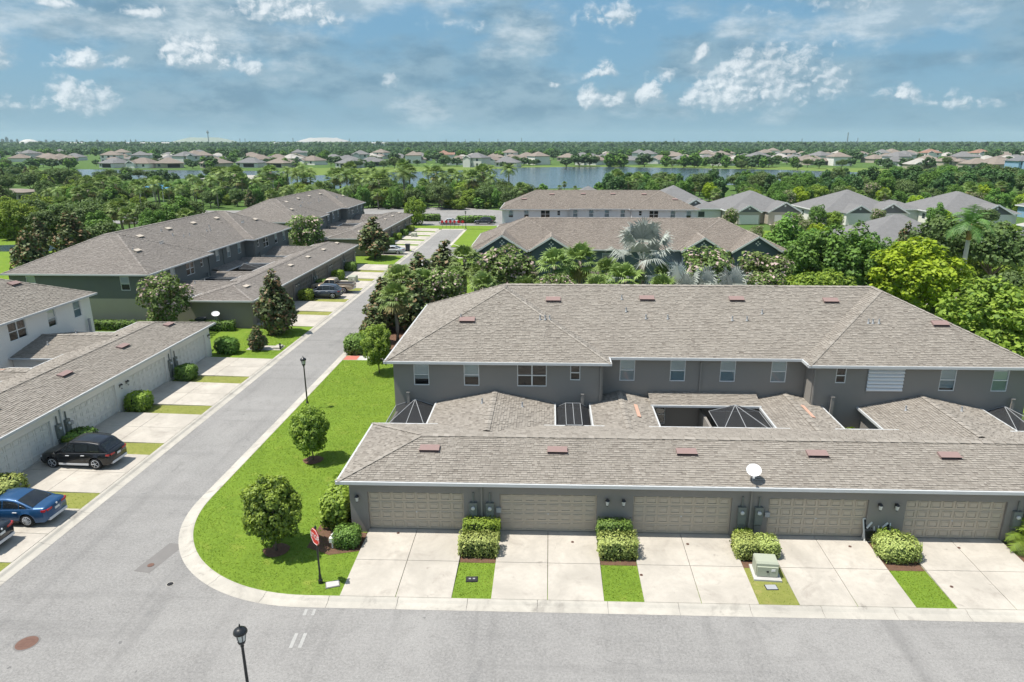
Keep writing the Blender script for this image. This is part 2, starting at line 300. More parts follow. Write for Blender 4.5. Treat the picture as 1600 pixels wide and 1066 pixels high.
def make_glass():
    m, t, o = newmat('car_glass'); v = t.node('ShaderNodeTexCoord').outputs['Object']
    pbr(t, o, t.mix(t.noise(v,2,2), (.010,.013,.016,1), (.022,.027,.03,1)), .04, 0, .6)
    m, t, o = newmat('window_glass'); v = t.node('ShaderNodeTexCoord').outputs['Object']
    tr = t.node('ShaderNodeBsdfTransparent'); tr.inputs[0].default_value = (.84,.91,.92,1)
    g = t.node('ShaderNodeBsdfGlossy'); g.inputs['Roughness'].default_value = .02
    nn = bump(t, t.noise(v, 1.2, 2, .5), .06, .05); t.l.new(nn, g.inputs['Normal'])
    fr = t.node('ShaderNodeFresnel'); fr.inputs['IOR'].default_value = 1.7
    mx = t.node('ShaderNodeMixShader'); t.l.new(t.math('ADD', fr.outputs[0], .06, clamp=True), mx.inputs[0]); t.l.new(tr.outputs[0], mx.inputs[1]); t.l.new(g.outputs[0], mx.inputs[2]); t.l.new(mx.outputs[0], o.inputs[0])
    m, t, o = newmat('window_lower'); v = t.node('ShaderNodeTexCoord').outputs['Object']
    tr = t.node('ShaderNodeBsdfTransparent'); t.put(tr.inputs[0], t.mix(t.noise(v,3,2), (.36,.44,.48,1), (.46,.54,.57,1))); g = t.node('ShaderNodeBsdfGlossy'); g.inputs['Roughness'].default_value = .06
    mx = t.node('ShaderNodeMixShader'); mx.inputs[0].default_value = .09; t.l.new(tr.outputs[0], mx.inputs[1]); t.l.new(g.outputs[0], mx.inputs[2]); t.l.new(mx.outputs[0], o.inputs[0])
    m, t, o = newmat('far_glass'); v = t.node('ShaderNodeTexCoord').outputs['Object']
    pbr(t, o, t.mix(t.noise(v,.8,2), (.02,.03,.035,1), (.06,.08,.09,1)), .08, 0, .6)
    m, t, o = newmat('blind'); v = t.node('ShaderNodeTexCoord').outputs['Object']
    sx = t.node('ShaderNodeSeparateXYZ'); t.l.new(v, sx.inputs[0]); s = t.math('FRACT', t.math('MULTIPLY', sx.outputs[2], 18))
    pbr(t, o, t.mix(t.step(s,0,.3), (.66,.67,.65,1), (.86,.87,.85,1)), .8)
    m, t, o = newmat('screen'); v = t.node('ShaderNodeTexCoord').outputs['Object']
    tr = t.node('ShaderNodeBsdfTransparent'); d = t.node('ShaderNodeBsdfDiffuse'); t.put(d.inputs[0], t.mix(t.noise(v,3,3), (.035,.037,.04,1), (.06,.062,.066,1)))
    mx = t.node('ShaderNodeMixShader'); mx.inputs[0].default_value = .62; t.l.new(tr.outputs[0], mx.inputs[1]); t.l.new(d.outputs[0], mx.inputs[2]); t.l.new(mx.outputs[0], o.inputs[0])
    m, t, o = newmat('lamp_glass'); v = t.node('ShaderNodeTexCoord').outputs['Object']
    b = pbr(t, o, t.mix(t.noise(v,3,2), (.75,.76,.74,1), (.85,.86,.84,1)), .2); b.inputs['Transmission Weight'].default_value = .3
    m, t, o = newmat('tail_red'); v = t.node('ShaderNodeTexCoord').outputs['Object']
    pbr(t, o, t.mix(t.noise(v,5,2), (.30,.008,.01,1), (.48,.02,.02,1)), .12, 0, .6)
    m, t, o = newmat('head_glass'); v = t.node('ShaderNodeTexCoord').outputs['Object']
    pbr(t, o, t.mix(t.noise(v,5,2), (.5,.52,.54,1), (.7,.72,.74,1)), .08, 0, .6)
    m, t, o = newmat('water'); v = t.node('ShaderNodeNewGeometry').outputs['Position']
    mp = t.node('ShaderNodeMapping'); t.l.new(v, mp.inputs[0]); mp.inputs['Scale'].default_value = (.22, .5, 1)
    nn = bump(t, t.noise(mp.outputs[0], 1.0, 5, .65, .3), .30, .6)
    pbr(t, o, t.mix(t.noise(v,.01,3), (.05,.085,.10,1), (.075,.11,.12,1)), .10, 0, .8, nn)
make_glass()
# ---------------------------------------------------------------- mesh helpers
def tag(o, label=None, cat=None, group=None, kind=None):
    if label: o['label'] = label
    if cat: o['category'] = cat
    if group: o['group'] = group
    if kind: o['kind'] = kind
    return o
def empty(name, loc=(0,0,0), rz=0.0, label=None, cat=None, group=None):
    o = bpy.data.objects.new(name, None); COL.objects.link(o); o.location = loc; o.rotation_euler = (0,0,rz)
    o.empty_display_size = .3
    return tag(o, label, cat, group)
def link(name, me, parent=None, loc=None, rot=None, scale=None):
    o = bpy.data.objects.new(name, me); COL.objects.link(o)
    if parent is not None: o.parent = parent
    if loc is not None: o.location = loc
    if rot is not None: o.rotation_euler = rot
    if scale is not None: o.scale = scale if hasattr(scale, '__len__') else (scale,)*3
    return o
def copy_tree(o, parent=None):
    c = o.copy(); COL.objects.link(c); c.parent = parent
    for ch in o.children: copy_tree(ch, c)
    return c
class MB:
    def __init__(s): s.v = []; s.f = []; s.m = []; s.mats = []
    def mi(s, mat):
        if mat not in s.mats: s.mats.append(mat)
        return s.mats.index(mat)
    def poly(s, pts, mat=None):
        i = len(s.v); s.v += [tuple(p) for p in pts]; s.f.append(tuple(range(i, i+len(pts)))); s.m.append(s.mi(mat)); return s
    def box(s, x0, y0, z0, x1, y1, z1, mat=None, M=None):
        p = [(x0,y0,z0),(x1,y0,z0),(x1,y1,z0),(x0,y1,z0),(x0,y0,z1),(x1,y0,z1),(x1,y1,z1),(x0,y1,z1)]
        if M is not None: p = [tuple(M @ Vector(q)) for q in p]
        i = len(s.v); s.v += p; k = s.mi(mat)
        for q in ((0,3,2,1),(4,5,6,7),(0,1,5,4),(1,2,6,5),(2,3,7,6),(3,0,4,7)):
            s.f.append(tuple(i+j for j in q)); s.m.append(k)
        return s
    def bar(s, a, b, w, h=None, mat=None):
        """a square bar from a to b"""
        a, b = Vector(a), Vector(b); d = (b-a); L = d.length
        if L < 1e-6: return s
        q = d.to_track_quat('Z', 'Y').to_matrix().to_4x4(); h = h or w
        return s.box(-w/2, -h/2, 0, w/2, h/2, L, mat, Matrix.Translation(a) @ q)
    def tube(s, pts, radii, n=8, mat=None, cap=True):
        k = s.mi(mat); base = len(s.v); P = [Vector(p) for p in pts]
        for i, p in enumerate(P):
            d = (P[min(i+1, len(P)-1)] - P[max(i-1, 0)]).normalized()
            q = d.to_track_quat('Z', 'Y').to_matrix()
            for j in range(n):
                a = 2*math.pi*j/n; s.v.append(tuple(p + q @ Vector((math.cos(a)*radii[i], math.sin(a)*radii[i], 0))))
        for i in range(len(P)-1):
            for j in range(n):
                a = base+i*n+j; b = base+i*n+(j+1) % n
                s.f.append((a, b, b+n, a+n)); s.m.append(k)
        if cap:
            s.f.append(tuple(base+j for j in reversed(range(n)))); s.m.append(k)
            s.f.append(tuple(base+(len(P)-1)*n+j for j in range(n))); s.m.append(k)
        return s
    def lathe(s, prof, n=16, c=(0,0,0), mat=None):
        return s.tube([(c[0], c[1], c[2]+z) for r, z in prof], [max(r, .0005) for r, z in prof], n, mat)
    def mesh(s, name='mesh', smooth=False):
        me = bpy.data.meshes.new(name); me.from_pydata(s.v, [], s.f)
        for m in s.mats: me.materials.append(MATS[m] if m else None)
        if len(s.mats) > 1: me.polygons.foreach_set('material_index', s.m)
        if smooth: me.polygons.foreach_set('use_smooth', [True]*len(me.polygons))
        me.update(); return me
    def obj(s, name, parent=None, mat=None, smooth=False, **kw):
        if mat: s.mats = [mat]; s.m = [0]*len(s.f)
        return link(name, s.mesh(name, smooth), parent, **kw)
def npmesh(name, V_, F_, mat, tone=None, smooth=False):
    """fast mesh from arrays of equal-sized faces"""
    V_ = np.asarray(V_, np.float32); F_ = np.asarray(F_, np.int32); n, k = F_.shape
    me = bpy.data.meshes.new(name)
    me.vertices.add(len(V_)); me.vertices.foreach_set('co', V_.ravel())
    me.loops.add(n*k); me.loops.foreach_set('vertex_index', F_.ravel())
    me.polygons.add(n); me.polygons.foreach_set('loop_start', np.arange(0, n*k, k, dtype=np.int32))
    if smooth: me.polygons.foreach_set('use_smooth', np.ones(n, bool))
    me.materials.append(MATS[mat])
    if tone is not None:
        a = me.attributes.new('tone', 'FLOAT', 'POINT'); a.data.foreach_set('value', np.asarray(tone, np.float32))
    me.update(calc_edges=True); me.validate(); return me

# ---------------------------------------------------------------- roofs
def clip_poly(poly, planes):
    """clip a 2-D polygon by half planes (a,b,c): a*x+b*y<=c"""
    for a, b, c in planes:
        out = []; n = len(poly)
        for i in range(n):
            p, q = poly[i], poly[(i+1) % n]
            dp, dq = a*p[0]+b*p[1]-c, a*q[0]+b*q[1]-c
            if dp <= 0: out.append(p)
            if (dp < 0 < dq) or (dq < 0 < dp):
                t = dp/(dp-dq); out.append((p[0]+(q[0]-p[0])*t, p[1]+(q[1]-p[1])*t))
        poly = out
        if len(poly) < 3: return []
    return poly
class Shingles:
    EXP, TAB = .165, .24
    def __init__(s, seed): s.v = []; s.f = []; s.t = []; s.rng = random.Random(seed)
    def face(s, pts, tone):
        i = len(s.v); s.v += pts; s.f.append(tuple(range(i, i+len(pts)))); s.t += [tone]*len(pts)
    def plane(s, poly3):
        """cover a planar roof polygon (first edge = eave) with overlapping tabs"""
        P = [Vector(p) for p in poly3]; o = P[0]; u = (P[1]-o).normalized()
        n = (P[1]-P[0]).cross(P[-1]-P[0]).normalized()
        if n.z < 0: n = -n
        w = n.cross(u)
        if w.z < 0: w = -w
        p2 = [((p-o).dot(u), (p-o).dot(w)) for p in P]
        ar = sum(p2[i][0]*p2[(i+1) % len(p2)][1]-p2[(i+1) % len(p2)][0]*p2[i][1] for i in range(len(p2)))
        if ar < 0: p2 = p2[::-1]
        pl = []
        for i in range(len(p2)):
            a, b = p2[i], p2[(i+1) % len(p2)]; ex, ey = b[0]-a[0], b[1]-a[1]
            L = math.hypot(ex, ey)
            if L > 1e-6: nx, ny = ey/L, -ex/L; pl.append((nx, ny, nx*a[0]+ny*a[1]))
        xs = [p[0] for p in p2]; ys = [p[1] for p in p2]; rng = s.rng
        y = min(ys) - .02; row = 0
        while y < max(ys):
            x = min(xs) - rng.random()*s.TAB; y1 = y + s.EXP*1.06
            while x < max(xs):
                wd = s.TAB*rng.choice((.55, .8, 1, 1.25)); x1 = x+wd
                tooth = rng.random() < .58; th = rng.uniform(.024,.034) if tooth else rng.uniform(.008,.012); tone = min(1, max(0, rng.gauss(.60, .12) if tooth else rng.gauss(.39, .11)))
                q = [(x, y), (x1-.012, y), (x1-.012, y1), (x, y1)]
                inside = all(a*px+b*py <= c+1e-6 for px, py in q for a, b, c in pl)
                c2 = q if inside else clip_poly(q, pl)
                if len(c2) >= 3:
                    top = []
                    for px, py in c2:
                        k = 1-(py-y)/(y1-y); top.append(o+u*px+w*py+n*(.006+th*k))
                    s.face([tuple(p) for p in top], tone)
                    # butt edge, its tone darkened to paint in the shadow line
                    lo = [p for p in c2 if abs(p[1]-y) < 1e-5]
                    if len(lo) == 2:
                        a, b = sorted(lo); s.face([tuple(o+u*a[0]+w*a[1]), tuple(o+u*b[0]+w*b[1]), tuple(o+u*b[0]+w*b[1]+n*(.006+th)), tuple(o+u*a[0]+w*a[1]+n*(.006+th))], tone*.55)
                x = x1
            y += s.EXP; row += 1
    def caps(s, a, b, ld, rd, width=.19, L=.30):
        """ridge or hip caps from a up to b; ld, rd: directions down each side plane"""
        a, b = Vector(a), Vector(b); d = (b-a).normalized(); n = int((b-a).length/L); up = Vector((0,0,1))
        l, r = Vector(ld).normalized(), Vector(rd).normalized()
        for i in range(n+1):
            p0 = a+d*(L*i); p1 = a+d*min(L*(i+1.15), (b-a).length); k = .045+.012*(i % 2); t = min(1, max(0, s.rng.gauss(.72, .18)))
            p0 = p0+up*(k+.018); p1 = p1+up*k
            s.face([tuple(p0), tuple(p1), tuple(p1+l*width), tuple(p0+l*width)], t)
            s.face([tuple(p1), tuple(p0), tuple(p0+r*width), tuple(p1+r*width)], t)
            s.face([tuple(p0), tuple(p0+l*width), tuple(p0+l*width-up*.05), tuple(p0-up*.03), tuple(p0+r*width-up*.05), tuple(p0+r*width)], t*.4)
    def mesh(s, name, mat):
        me = bpy.data.meshes.new(name); me.from_pydata(s.v, [], s.f); me.materials.append(MATS[mat])
        at = me.attributes.new('tone', 'FLOAT', 'POINT'); at.data.foreach_set('value', s.t); me.update(); return me
def hip_planes(x0, x1, y0, y1, z, p):
    h = min(x1-x0, y1-y0)/2; zr = z+p*h
    if x1-x0 >= y1-y0:
        ym = (y0+y1)/2; A, B = (x0+h, ym, zr), (x1-h, ym, zr)
        pl = [[(x0,y0,z),(x1,y0,z),B,A], [(x1,y1,z),(x0,y1,z),A,B], [(x0,y1,z),(x0,y0,z),A], [(x1,y0,z),(x1,y1,z),B]]
        hips = [((x0,y0,z),A,0),((x0,y1,z),A,1),((x1,y0,z),B,2),((x1,y1,z),B,3)]
    else:
        xm = (x0+x1)/2; A, B = (xm, y0+h, zr), (xm, y1-h, zr)
        pl = [[(x0,y0,z),(x1,y0,z),A], [(x1,y1,z),(x0,y1,z),B], [(x0,y1,z),(x0,y0,z),A,B], [(x1,y0,z),(x1,y1,z),B,A]]
        hips = [((x0,y0,z),A,0),((x0,y1,z),B,1),((x1,y0,z),A,2),((x1,y1,z),B,3)]
    return pl, A, B, hips
def hip_roof(sh, mb, x0, x1, y0, y1, z, p, skip=()):
    """adds deck planes to mb and shingles to sh"""
    pl, A, B, hips = hip_planes(x0, x1, y0, y1, z, p)
    for i, q in enumerate(pl):
        mb.poly(q)
        if sh and i not in skip: sh.plane(q)
    if sh:
        F, Bk, Lf, Rt = (0,-1,-p), (0,1,-p), (-1,0,-p), (1,0,-p)
        for e, a, k in hips:
            sh.caps(e, a, *((F, Lf), (Bk, Lf), (F, Rt), (Bk, Rt))[k])
        if (Vector(B)-Vector(A)).length > .3:
            sh.caps(A, B, *((F, Bk) if x1-x0 >= y1-y0 else (Lf, Rt)))
def gable_roof_y(sh, mb, x0, x1, y0, y1, z, p):
    """gable with ridge along y"""
    xm = (x0+x1)/2; zr = z+p*(x1-x0)/2
    for q in ([(x0,y1,z),(x0,y0,z),(xm,y0,zr),(xm,y1,zr)], [(x1,y0,z),(x1,y1,z),(xm,y1,zr),(xm,y0,zr)]):
        mb.poly(q)
        if sh: sh.plane(q)
    if sh: sh.caps((xm,y0,zr), (xm,y1,zr), (-1,0,-p), (1,0,-p))
def eave_strip(mb, pts, z, closed=True, h=.15, t=.11):
    """gutter boxes along eave edges"""
    n = len(pts)
    for i in range(n if closed else n-1):
        a, b = Vector((*pts[i], z)), Vector((*pts[(i+1) % n], z)); d = (b-a).normalized(); nrm = Vector((d.y, -d.x, 0))
        b = b+d*(t if closed else 0)
        q = [a+nrm*t, b+nrm*t, b, a]
        lo = [v-Vector((0,0,h)) for v in q]; up = [v+Vector((0,0,.012)) for v in q]
        for f in ((up[0],up[1],up[2],up[3]), (lo[0],lo[1],up[1],up[0]), (lo[3],lo[2],lo[1],lo[0]), (lo[1],lo[2],up[2],up[1]), (lo[3],lo[0],up[0],up[3])):
            mb.poly(f)

def wall_panel(mb, a, b, z0, z1, openings=(), depth=.16, mat=None, out=1):
    """vertical wall from a to b (xy); openings (s0,s1,z0,z1) measured along the wall; outward normal to the right of a->b"""
    a, b = Vector((*a, 0)), Vector((*b, 0)); d = b-a; L = d.length; d.normalize(); nin = Vector((-d.y, d.x, 0))
    S = sorted({0.0, L, *[o[0] for o in openings], *[o[1] for o in openings]})
    Z = sorted({z0, z1, *[max(z0,o[2]) for o in openings], *[o[3] for o in openings]})
    pt = lambda s, z, k=0.0: tuple(a+d*s+nin*k+Vector((0,0,z)))
    for i in range(len(S)-1):
        for j in range(len(Z)-1):
            cs, cz = (S[i]+S[i+1])/2, (Z[j]+Z[j+1])/2
            if any(o[0] < cs < o[1] and o[2] < cz < o[3] for o in openings): continue
            mb.poly([pt(S[i],Z[j]), pt(S[i+1],Z[j]), pt(S[i+1],Z[j+1]), pt(S[i],Z[j+1])], mat)
    for s0, s1, c0, c1 in [o[:4] for o in openings]:
        mb.poly([pt(s0,c0), pt(s0,c0,depth), pt(s0,c1,depth), pt(s0,c1)], mat); mb.poly([pt(s1,c0,depth), pt(s1,c0), pt(s1,c1), pt(s1,c1,depth)], mat)
        mb.poly([pt(s0,c1), pt(s0,c1,depth), pt(s1,c1,depth), pt(s1,c1)], mat)
        if c0 > z0: mb.poly([pt(s0,c0,depth), pt(s0,c0), pt(s1,c0), pt(s1,c0,depth)], mat)

WIN_CACHE = {}
def window_meshes(w, h, n, blind):
    key = (round(w,2), round(h,2), n, round(blind,2))
    if key in WIN_CACHE: return WIN_CACHE[key]
    f = MB(); b = .055
    for x0, x1 in ((0,b),(w-b,w)): f.box(x0,-.035,0,x1,.05,h)
    f.box(b,-.04,0,w-b,.05,b); f.box(b,-.035,h-b,w-b,.05,h)
    for k in range(1, n): f.box(w*k/n-.04,-.033,b,w*k/n+.04,.048,h-b)
    for k in range(n):
        x0 = b if k == 0 else w*k/n+.04; x1 = w-b if k == n-1 else w*(k+1)/n-.04
        f.box(x0,-.03,h*.49-.03,x1,.046,h*.49+.03)
    g = MB().poly([(0,0,0),(1,0,0),(1,0,1),(0,0,1)]); g2 = MB().poly([(0,0,0),(1,0,0),(1,0,1),(0,0,1)])
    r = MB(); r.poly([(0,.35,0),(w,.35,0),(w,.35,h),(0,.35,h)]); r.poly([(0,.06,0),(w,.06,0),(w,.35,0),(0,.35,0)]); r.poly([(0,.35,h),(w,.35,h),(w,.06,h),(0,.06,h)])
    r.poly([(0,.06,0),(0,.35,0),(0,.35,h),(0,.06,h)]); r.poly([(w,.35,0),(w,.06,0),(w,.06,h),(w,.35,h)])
    bl = MB().box(.05,.055,h*(1-blind),w-.05,.065,h-.03)
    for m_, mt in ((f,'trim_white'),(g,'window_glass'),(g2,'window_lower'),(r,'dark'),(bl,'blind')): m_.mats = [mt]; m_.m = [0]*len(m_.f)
    WIN_CACHE[key] = (f.mesh('window'), g.mesh('pane'), r.mesh('room'), bl.mesh('blind'), g2.mesh('pane')); return WIN_CACHE[key]
def add_window(parent, a, d, s0, s1, z0, z1, n=1, blind=.55, depth=.07, panes=True):
    """window in the wall that starts at a and runs along unit vector d (xy)"""
    w, h = s1-s0, z1-z0; ang = math.atan2(d[1], d[0]); nin = (-d[1], d[0])
    F, G, Rm, Bl, G2 = window_meshes(w, h, n, blind)
    o = link('window', F, parent, (a[0]+d[0]*s0+nin[0]*depth, a[1]+d[1]*s0+nin[1]*depth, z0), (0,0,ang))
    link('room_lining', Rm, o)
    if blind > .02: link('blind', Bl, o)
    for k in range(n):
        x0, x1 = w*k/n+.05, w*(k+1)/n-.05
        if panes:
            link('pane', G2, o, (x0, .0, .05), None, (x1-x0, 1, h*.49-.07)); link('pane', G, o, (x0, .02, h*.49+.02), None, (x1-x0, 1, h*.51-.07))
        else: link('pane', G, o, (x0, .0, .05), None, (x1-x0, 1, h-.1))
    return o
# ---------------------------------------------------------------- townhouse rows
U = 6.71; W = 6*U; ZG, PG = 2.95, .26; Z2, P2 = 5.70, .458
YB, YE, YC, YK = 6.4, 10.8, 12.1, 25.8        # garage back wall, end-block wall, centre wall, rear wall
XE0, XE1 = 13.5, W-13.5
WINGS = [(3.0,10.15,YE),(13.0,16.4,YC),(W-16.4,W-13.0,YC),(W-10.15,W-3.0,YE)]
FRONT_WINS = [(1.3,2.3,3.95,5.45,1,.72),(4.55,5.55,3.95,5.45,1,.62),(8.0,9.9,3.95,5.45,2,.02),(11.4,12.05,4.4,5.42,1,.02)]
CENTRE_WINS = [(14.7,15.7),(18.0,19.0),(W-19.0,W-18.0),(W-15.7,W-14.7)]
ROOFS = {}
def roof_meshes(tone):
    if tone in ROOFS: return ROOFS[tone]
    out = {}
    def fin(key, sh, mb):
        mb.mats = [tone]; mb.m = [0]*len(mb.f); me = mb.mesh('roof')
        at = me.attributes.new('tone', 'FLOAT', 'POINT'); at.data.foreach_set('value', [.3]*len(me.vertices))
        out[key] = (me, sh.mesh('shingles', tone))
    sh, mb = Shingles(1), MB(); hip_roof(sh, mb, -.4, W+.4, -.4, YB+.4, ZG, PG); fin('garage', sh, mb)
    sh, mb = Shingles(2), MB(); hip_roof(sh, mb, -.3, W+.3, YC-.4, YK+.3, Z2, P2); fin('centre', sh, mb)
    sh, mb = Shingles(3), MB(); hip_roof(sh, mb, -.4, XE0+.4, YE-.4, YK+.4, Z2, P2); fin('end', sh, mb)
    for i, (a, b, yw) in enumerate(WINGS):
        sh, mb = Shingles(10+i), MB(); gable_roof_y(sh, mb, a-.25, b+.25, 4.4, yw-.02, 2.80, .22); fin('wing%d' % i, sh, mb)
    sh, mb = Shingles(20), MB(); q = [(16.6,10.6,2.86),(W-16.6,10.6,2.86),(W-16.6,YC-.02,3.25),(16.6,YC-.02,3.25)]; mb.poly(q); sh.plane(q); fin('lean', sh, mb)
    ROOFS[tone] = out; return out
VENT = {}
def vent_mesh(mat):
    if mat not in VENT:
        m = MB(); w = .52
        m.poly([(-w,-.25,.13),(w,-.25,.13),(w,.22,.10),(-w,.22,.10)], mat); m.poly([(-w,-.25,.045),(w,-.25,.045),(w,-.25,.13),(-w,-.25,.13)], 'dark')
        m.poly([(-w,.22,0),(-w,-.22,0),(-w,-.25,.13),(-w,.22,.10)], mat); m.poly([(w,-.22,0),(w,.22,0),(w,.22,.10),(w,-.25,.13)], mat); m.poly([(w,.22,0),(-w,.22,0),(-w,.22,.10),(w,.22,.10)], mat)
        m.box(-w-.03,-.30,.128,w+.03,-.25,.15,mat); m.box(-w,-.30,0,w,-.26,.03,mat)
        VENT[mat] = m.mesh('roof_vent')
    return VENT[mat]
_m = MB().lathe([(.10,0),(.085,.03),(.055,.05),(.05,.32),(.055,.33),(.0,.33)], 10, mat='pipe_lead'); PIPE = _m.mesh('vent_pipe', True)
_m = MB()
_m.box(-.06,.0,.02,.06,.03,.26,'black_metal'); _m.tube([(0,-.02,.16),(0,-.13,.20)],[.015,.015],6,'black_metal'); _m.lathe([(.02,.34),(.11,.24),(.12,.22),(.105,.21)],8,(0,-.15,0),'black_metal'); _m.lathe([(.10,.205),(.06,-.02)],8,(0,-.15,0),'lamp_glass'); _m.lathe([(.065,-.02),(.05,-.06),(.01,-.10)],8,(0,-.15,0),'black_metal')
LANTERN = _m.mesh('wall_lantern')
_m = MB(); _m.box(-.20,-.17,0,.20,0,.95,'meter_grey'); _m.box(-.18,-.185,.03,.18,-.171,.45,'meter_grey'); _m.box(-.03,-.09,.95,.03,-.03,1.5,'meter_grey'); _m.box(-.16,-.12,-.55,.16,0,-.06,'meter_grey'); _m.box(-.03,-.08,-.06,.03,-.02,0,'meter_grey')
METER = _m.mesh('electric_meter'); _m = MB(); _m.tube([(0,-.172,.68),(0,-.25,.68),(0,-.27,.68)],[.10,.10,.07],14,'meter_glass'); DIAL = _m.mesh('dial', True)
DOORS = {}
def door_meshes(mat):
    if mat in DOORS: return DOORS[mat]
    d = MB(); w = 4.88
    for k in range(4): d.box(0,0,.532*k+.006,w,.06,.532*(k+1)-.006,mat)
    d.box(0,.02,0,w,.08,2.13,mat); d.box(2.41,-.02,.95,2.47,0,1.0,'chrome')
    p = MB(); a, b, h = .49, .36, .018
    for (x0,z0,x1,z1,y0,y1) in ((0,0,a,b,-.0,-h),):
        e = .05
        p.box(0,-.034,0,a,-.001,.04); p.box(0,-.034,b-.04,a,-.001,b); p.box(0,-.0345,.04,.04,-.001,b-.04); p.box(a-.04,-.0345,.04,a,-.001,b-.04)
        p.box(.085,-.014,.085,a-.085,-.001,b-.085)
    p.mats = [mat]; p.m = [0]*len(p.f)
    DOORS[mat] = (d.mesh('garage_door'), p.mesh('panel')); return DOORS[mat]

def shutter_mesh(w, h):
    m = MB(); n = 7; p = h/n
    for k in range(n):
        z = k*p
        m.poly([(0,-.01,z),(w,-.01,z),(w,-.10,z+p*.30),(0,-.10,z+p*.30)],'shutter'); m.poly([(0,-.10,z+p*.30),(w,-.10,z+p*.30),(w,-.10,z+p*.62),(0,-.10,z+p*.62)],'dish'); m.poly([(0,-.10,z+p*.62),(w,-.10,z+p*.62),(w,-.01,z+p),(0,-.01,z+p)],'dish'); m.box(0,-.005,z,w,0,z+p,'shutter')  # corrugation shading put in colour: darker undersides, paler fronts and tops
    return m.mesh('storm_shutter')

def cage(parent, x0, x1, y0, y1, style):
    """aluminium pool-cage roof over a courtyard: bars and insect-screen panels"""
    c = link('screen_cage', None, parent) if False else None
    fr = MB(); z, zt = 2.55, 3.05; xm, ym = (x0+x1)/2, (y0+y1)/2
    B = lambda a, b: fr.bar(a, b, .032, .032)
    c4 = [(x0,y0,z),(x1,y0,z),(x1,y1,z),(x0,y1,z)]
    for i in range(4): B(c4[i], c4[(i+1)%4])
    if style == 'hip':
        A = (xm, y1-.12, zt); faces = [[c4[0],c4[1],A],[c4[1],c4[2],A],[c4[2],c4[3],A],[c4[3],c4[0],A]]
        for q in c4: B(q, A)
        B(((x0+x1)/2,y0,z), A)
    else:
        k = min(.75, (x1-x0)*.28); t = [(x0+k,y0-.1,zt),(x1-k,y0-.1,zt),(x1-k,y1-.5,zt),(x0+k,y1-.5,zt)]
        faces = [t,[c4[1],c4[2],t[2],t[1]],[c4[3],c4[0],t[0],t[3]],[c4[2],c4[3],t[3],t[2]]]
        for i in range(4): B(t[i], t[(i+1)%4]); B(c4[i], t[i])
        B(((x0+x1)/2,y0,zt),((x0+x1)/2,y1-.5,zt))
    f = fr.obj('screen_frame', parent, 'alu')
    for q in faces: MB().poly([(p[0],p[1],p[2]-.02) for p in q]).obj('screen_panel', f, 'screen')

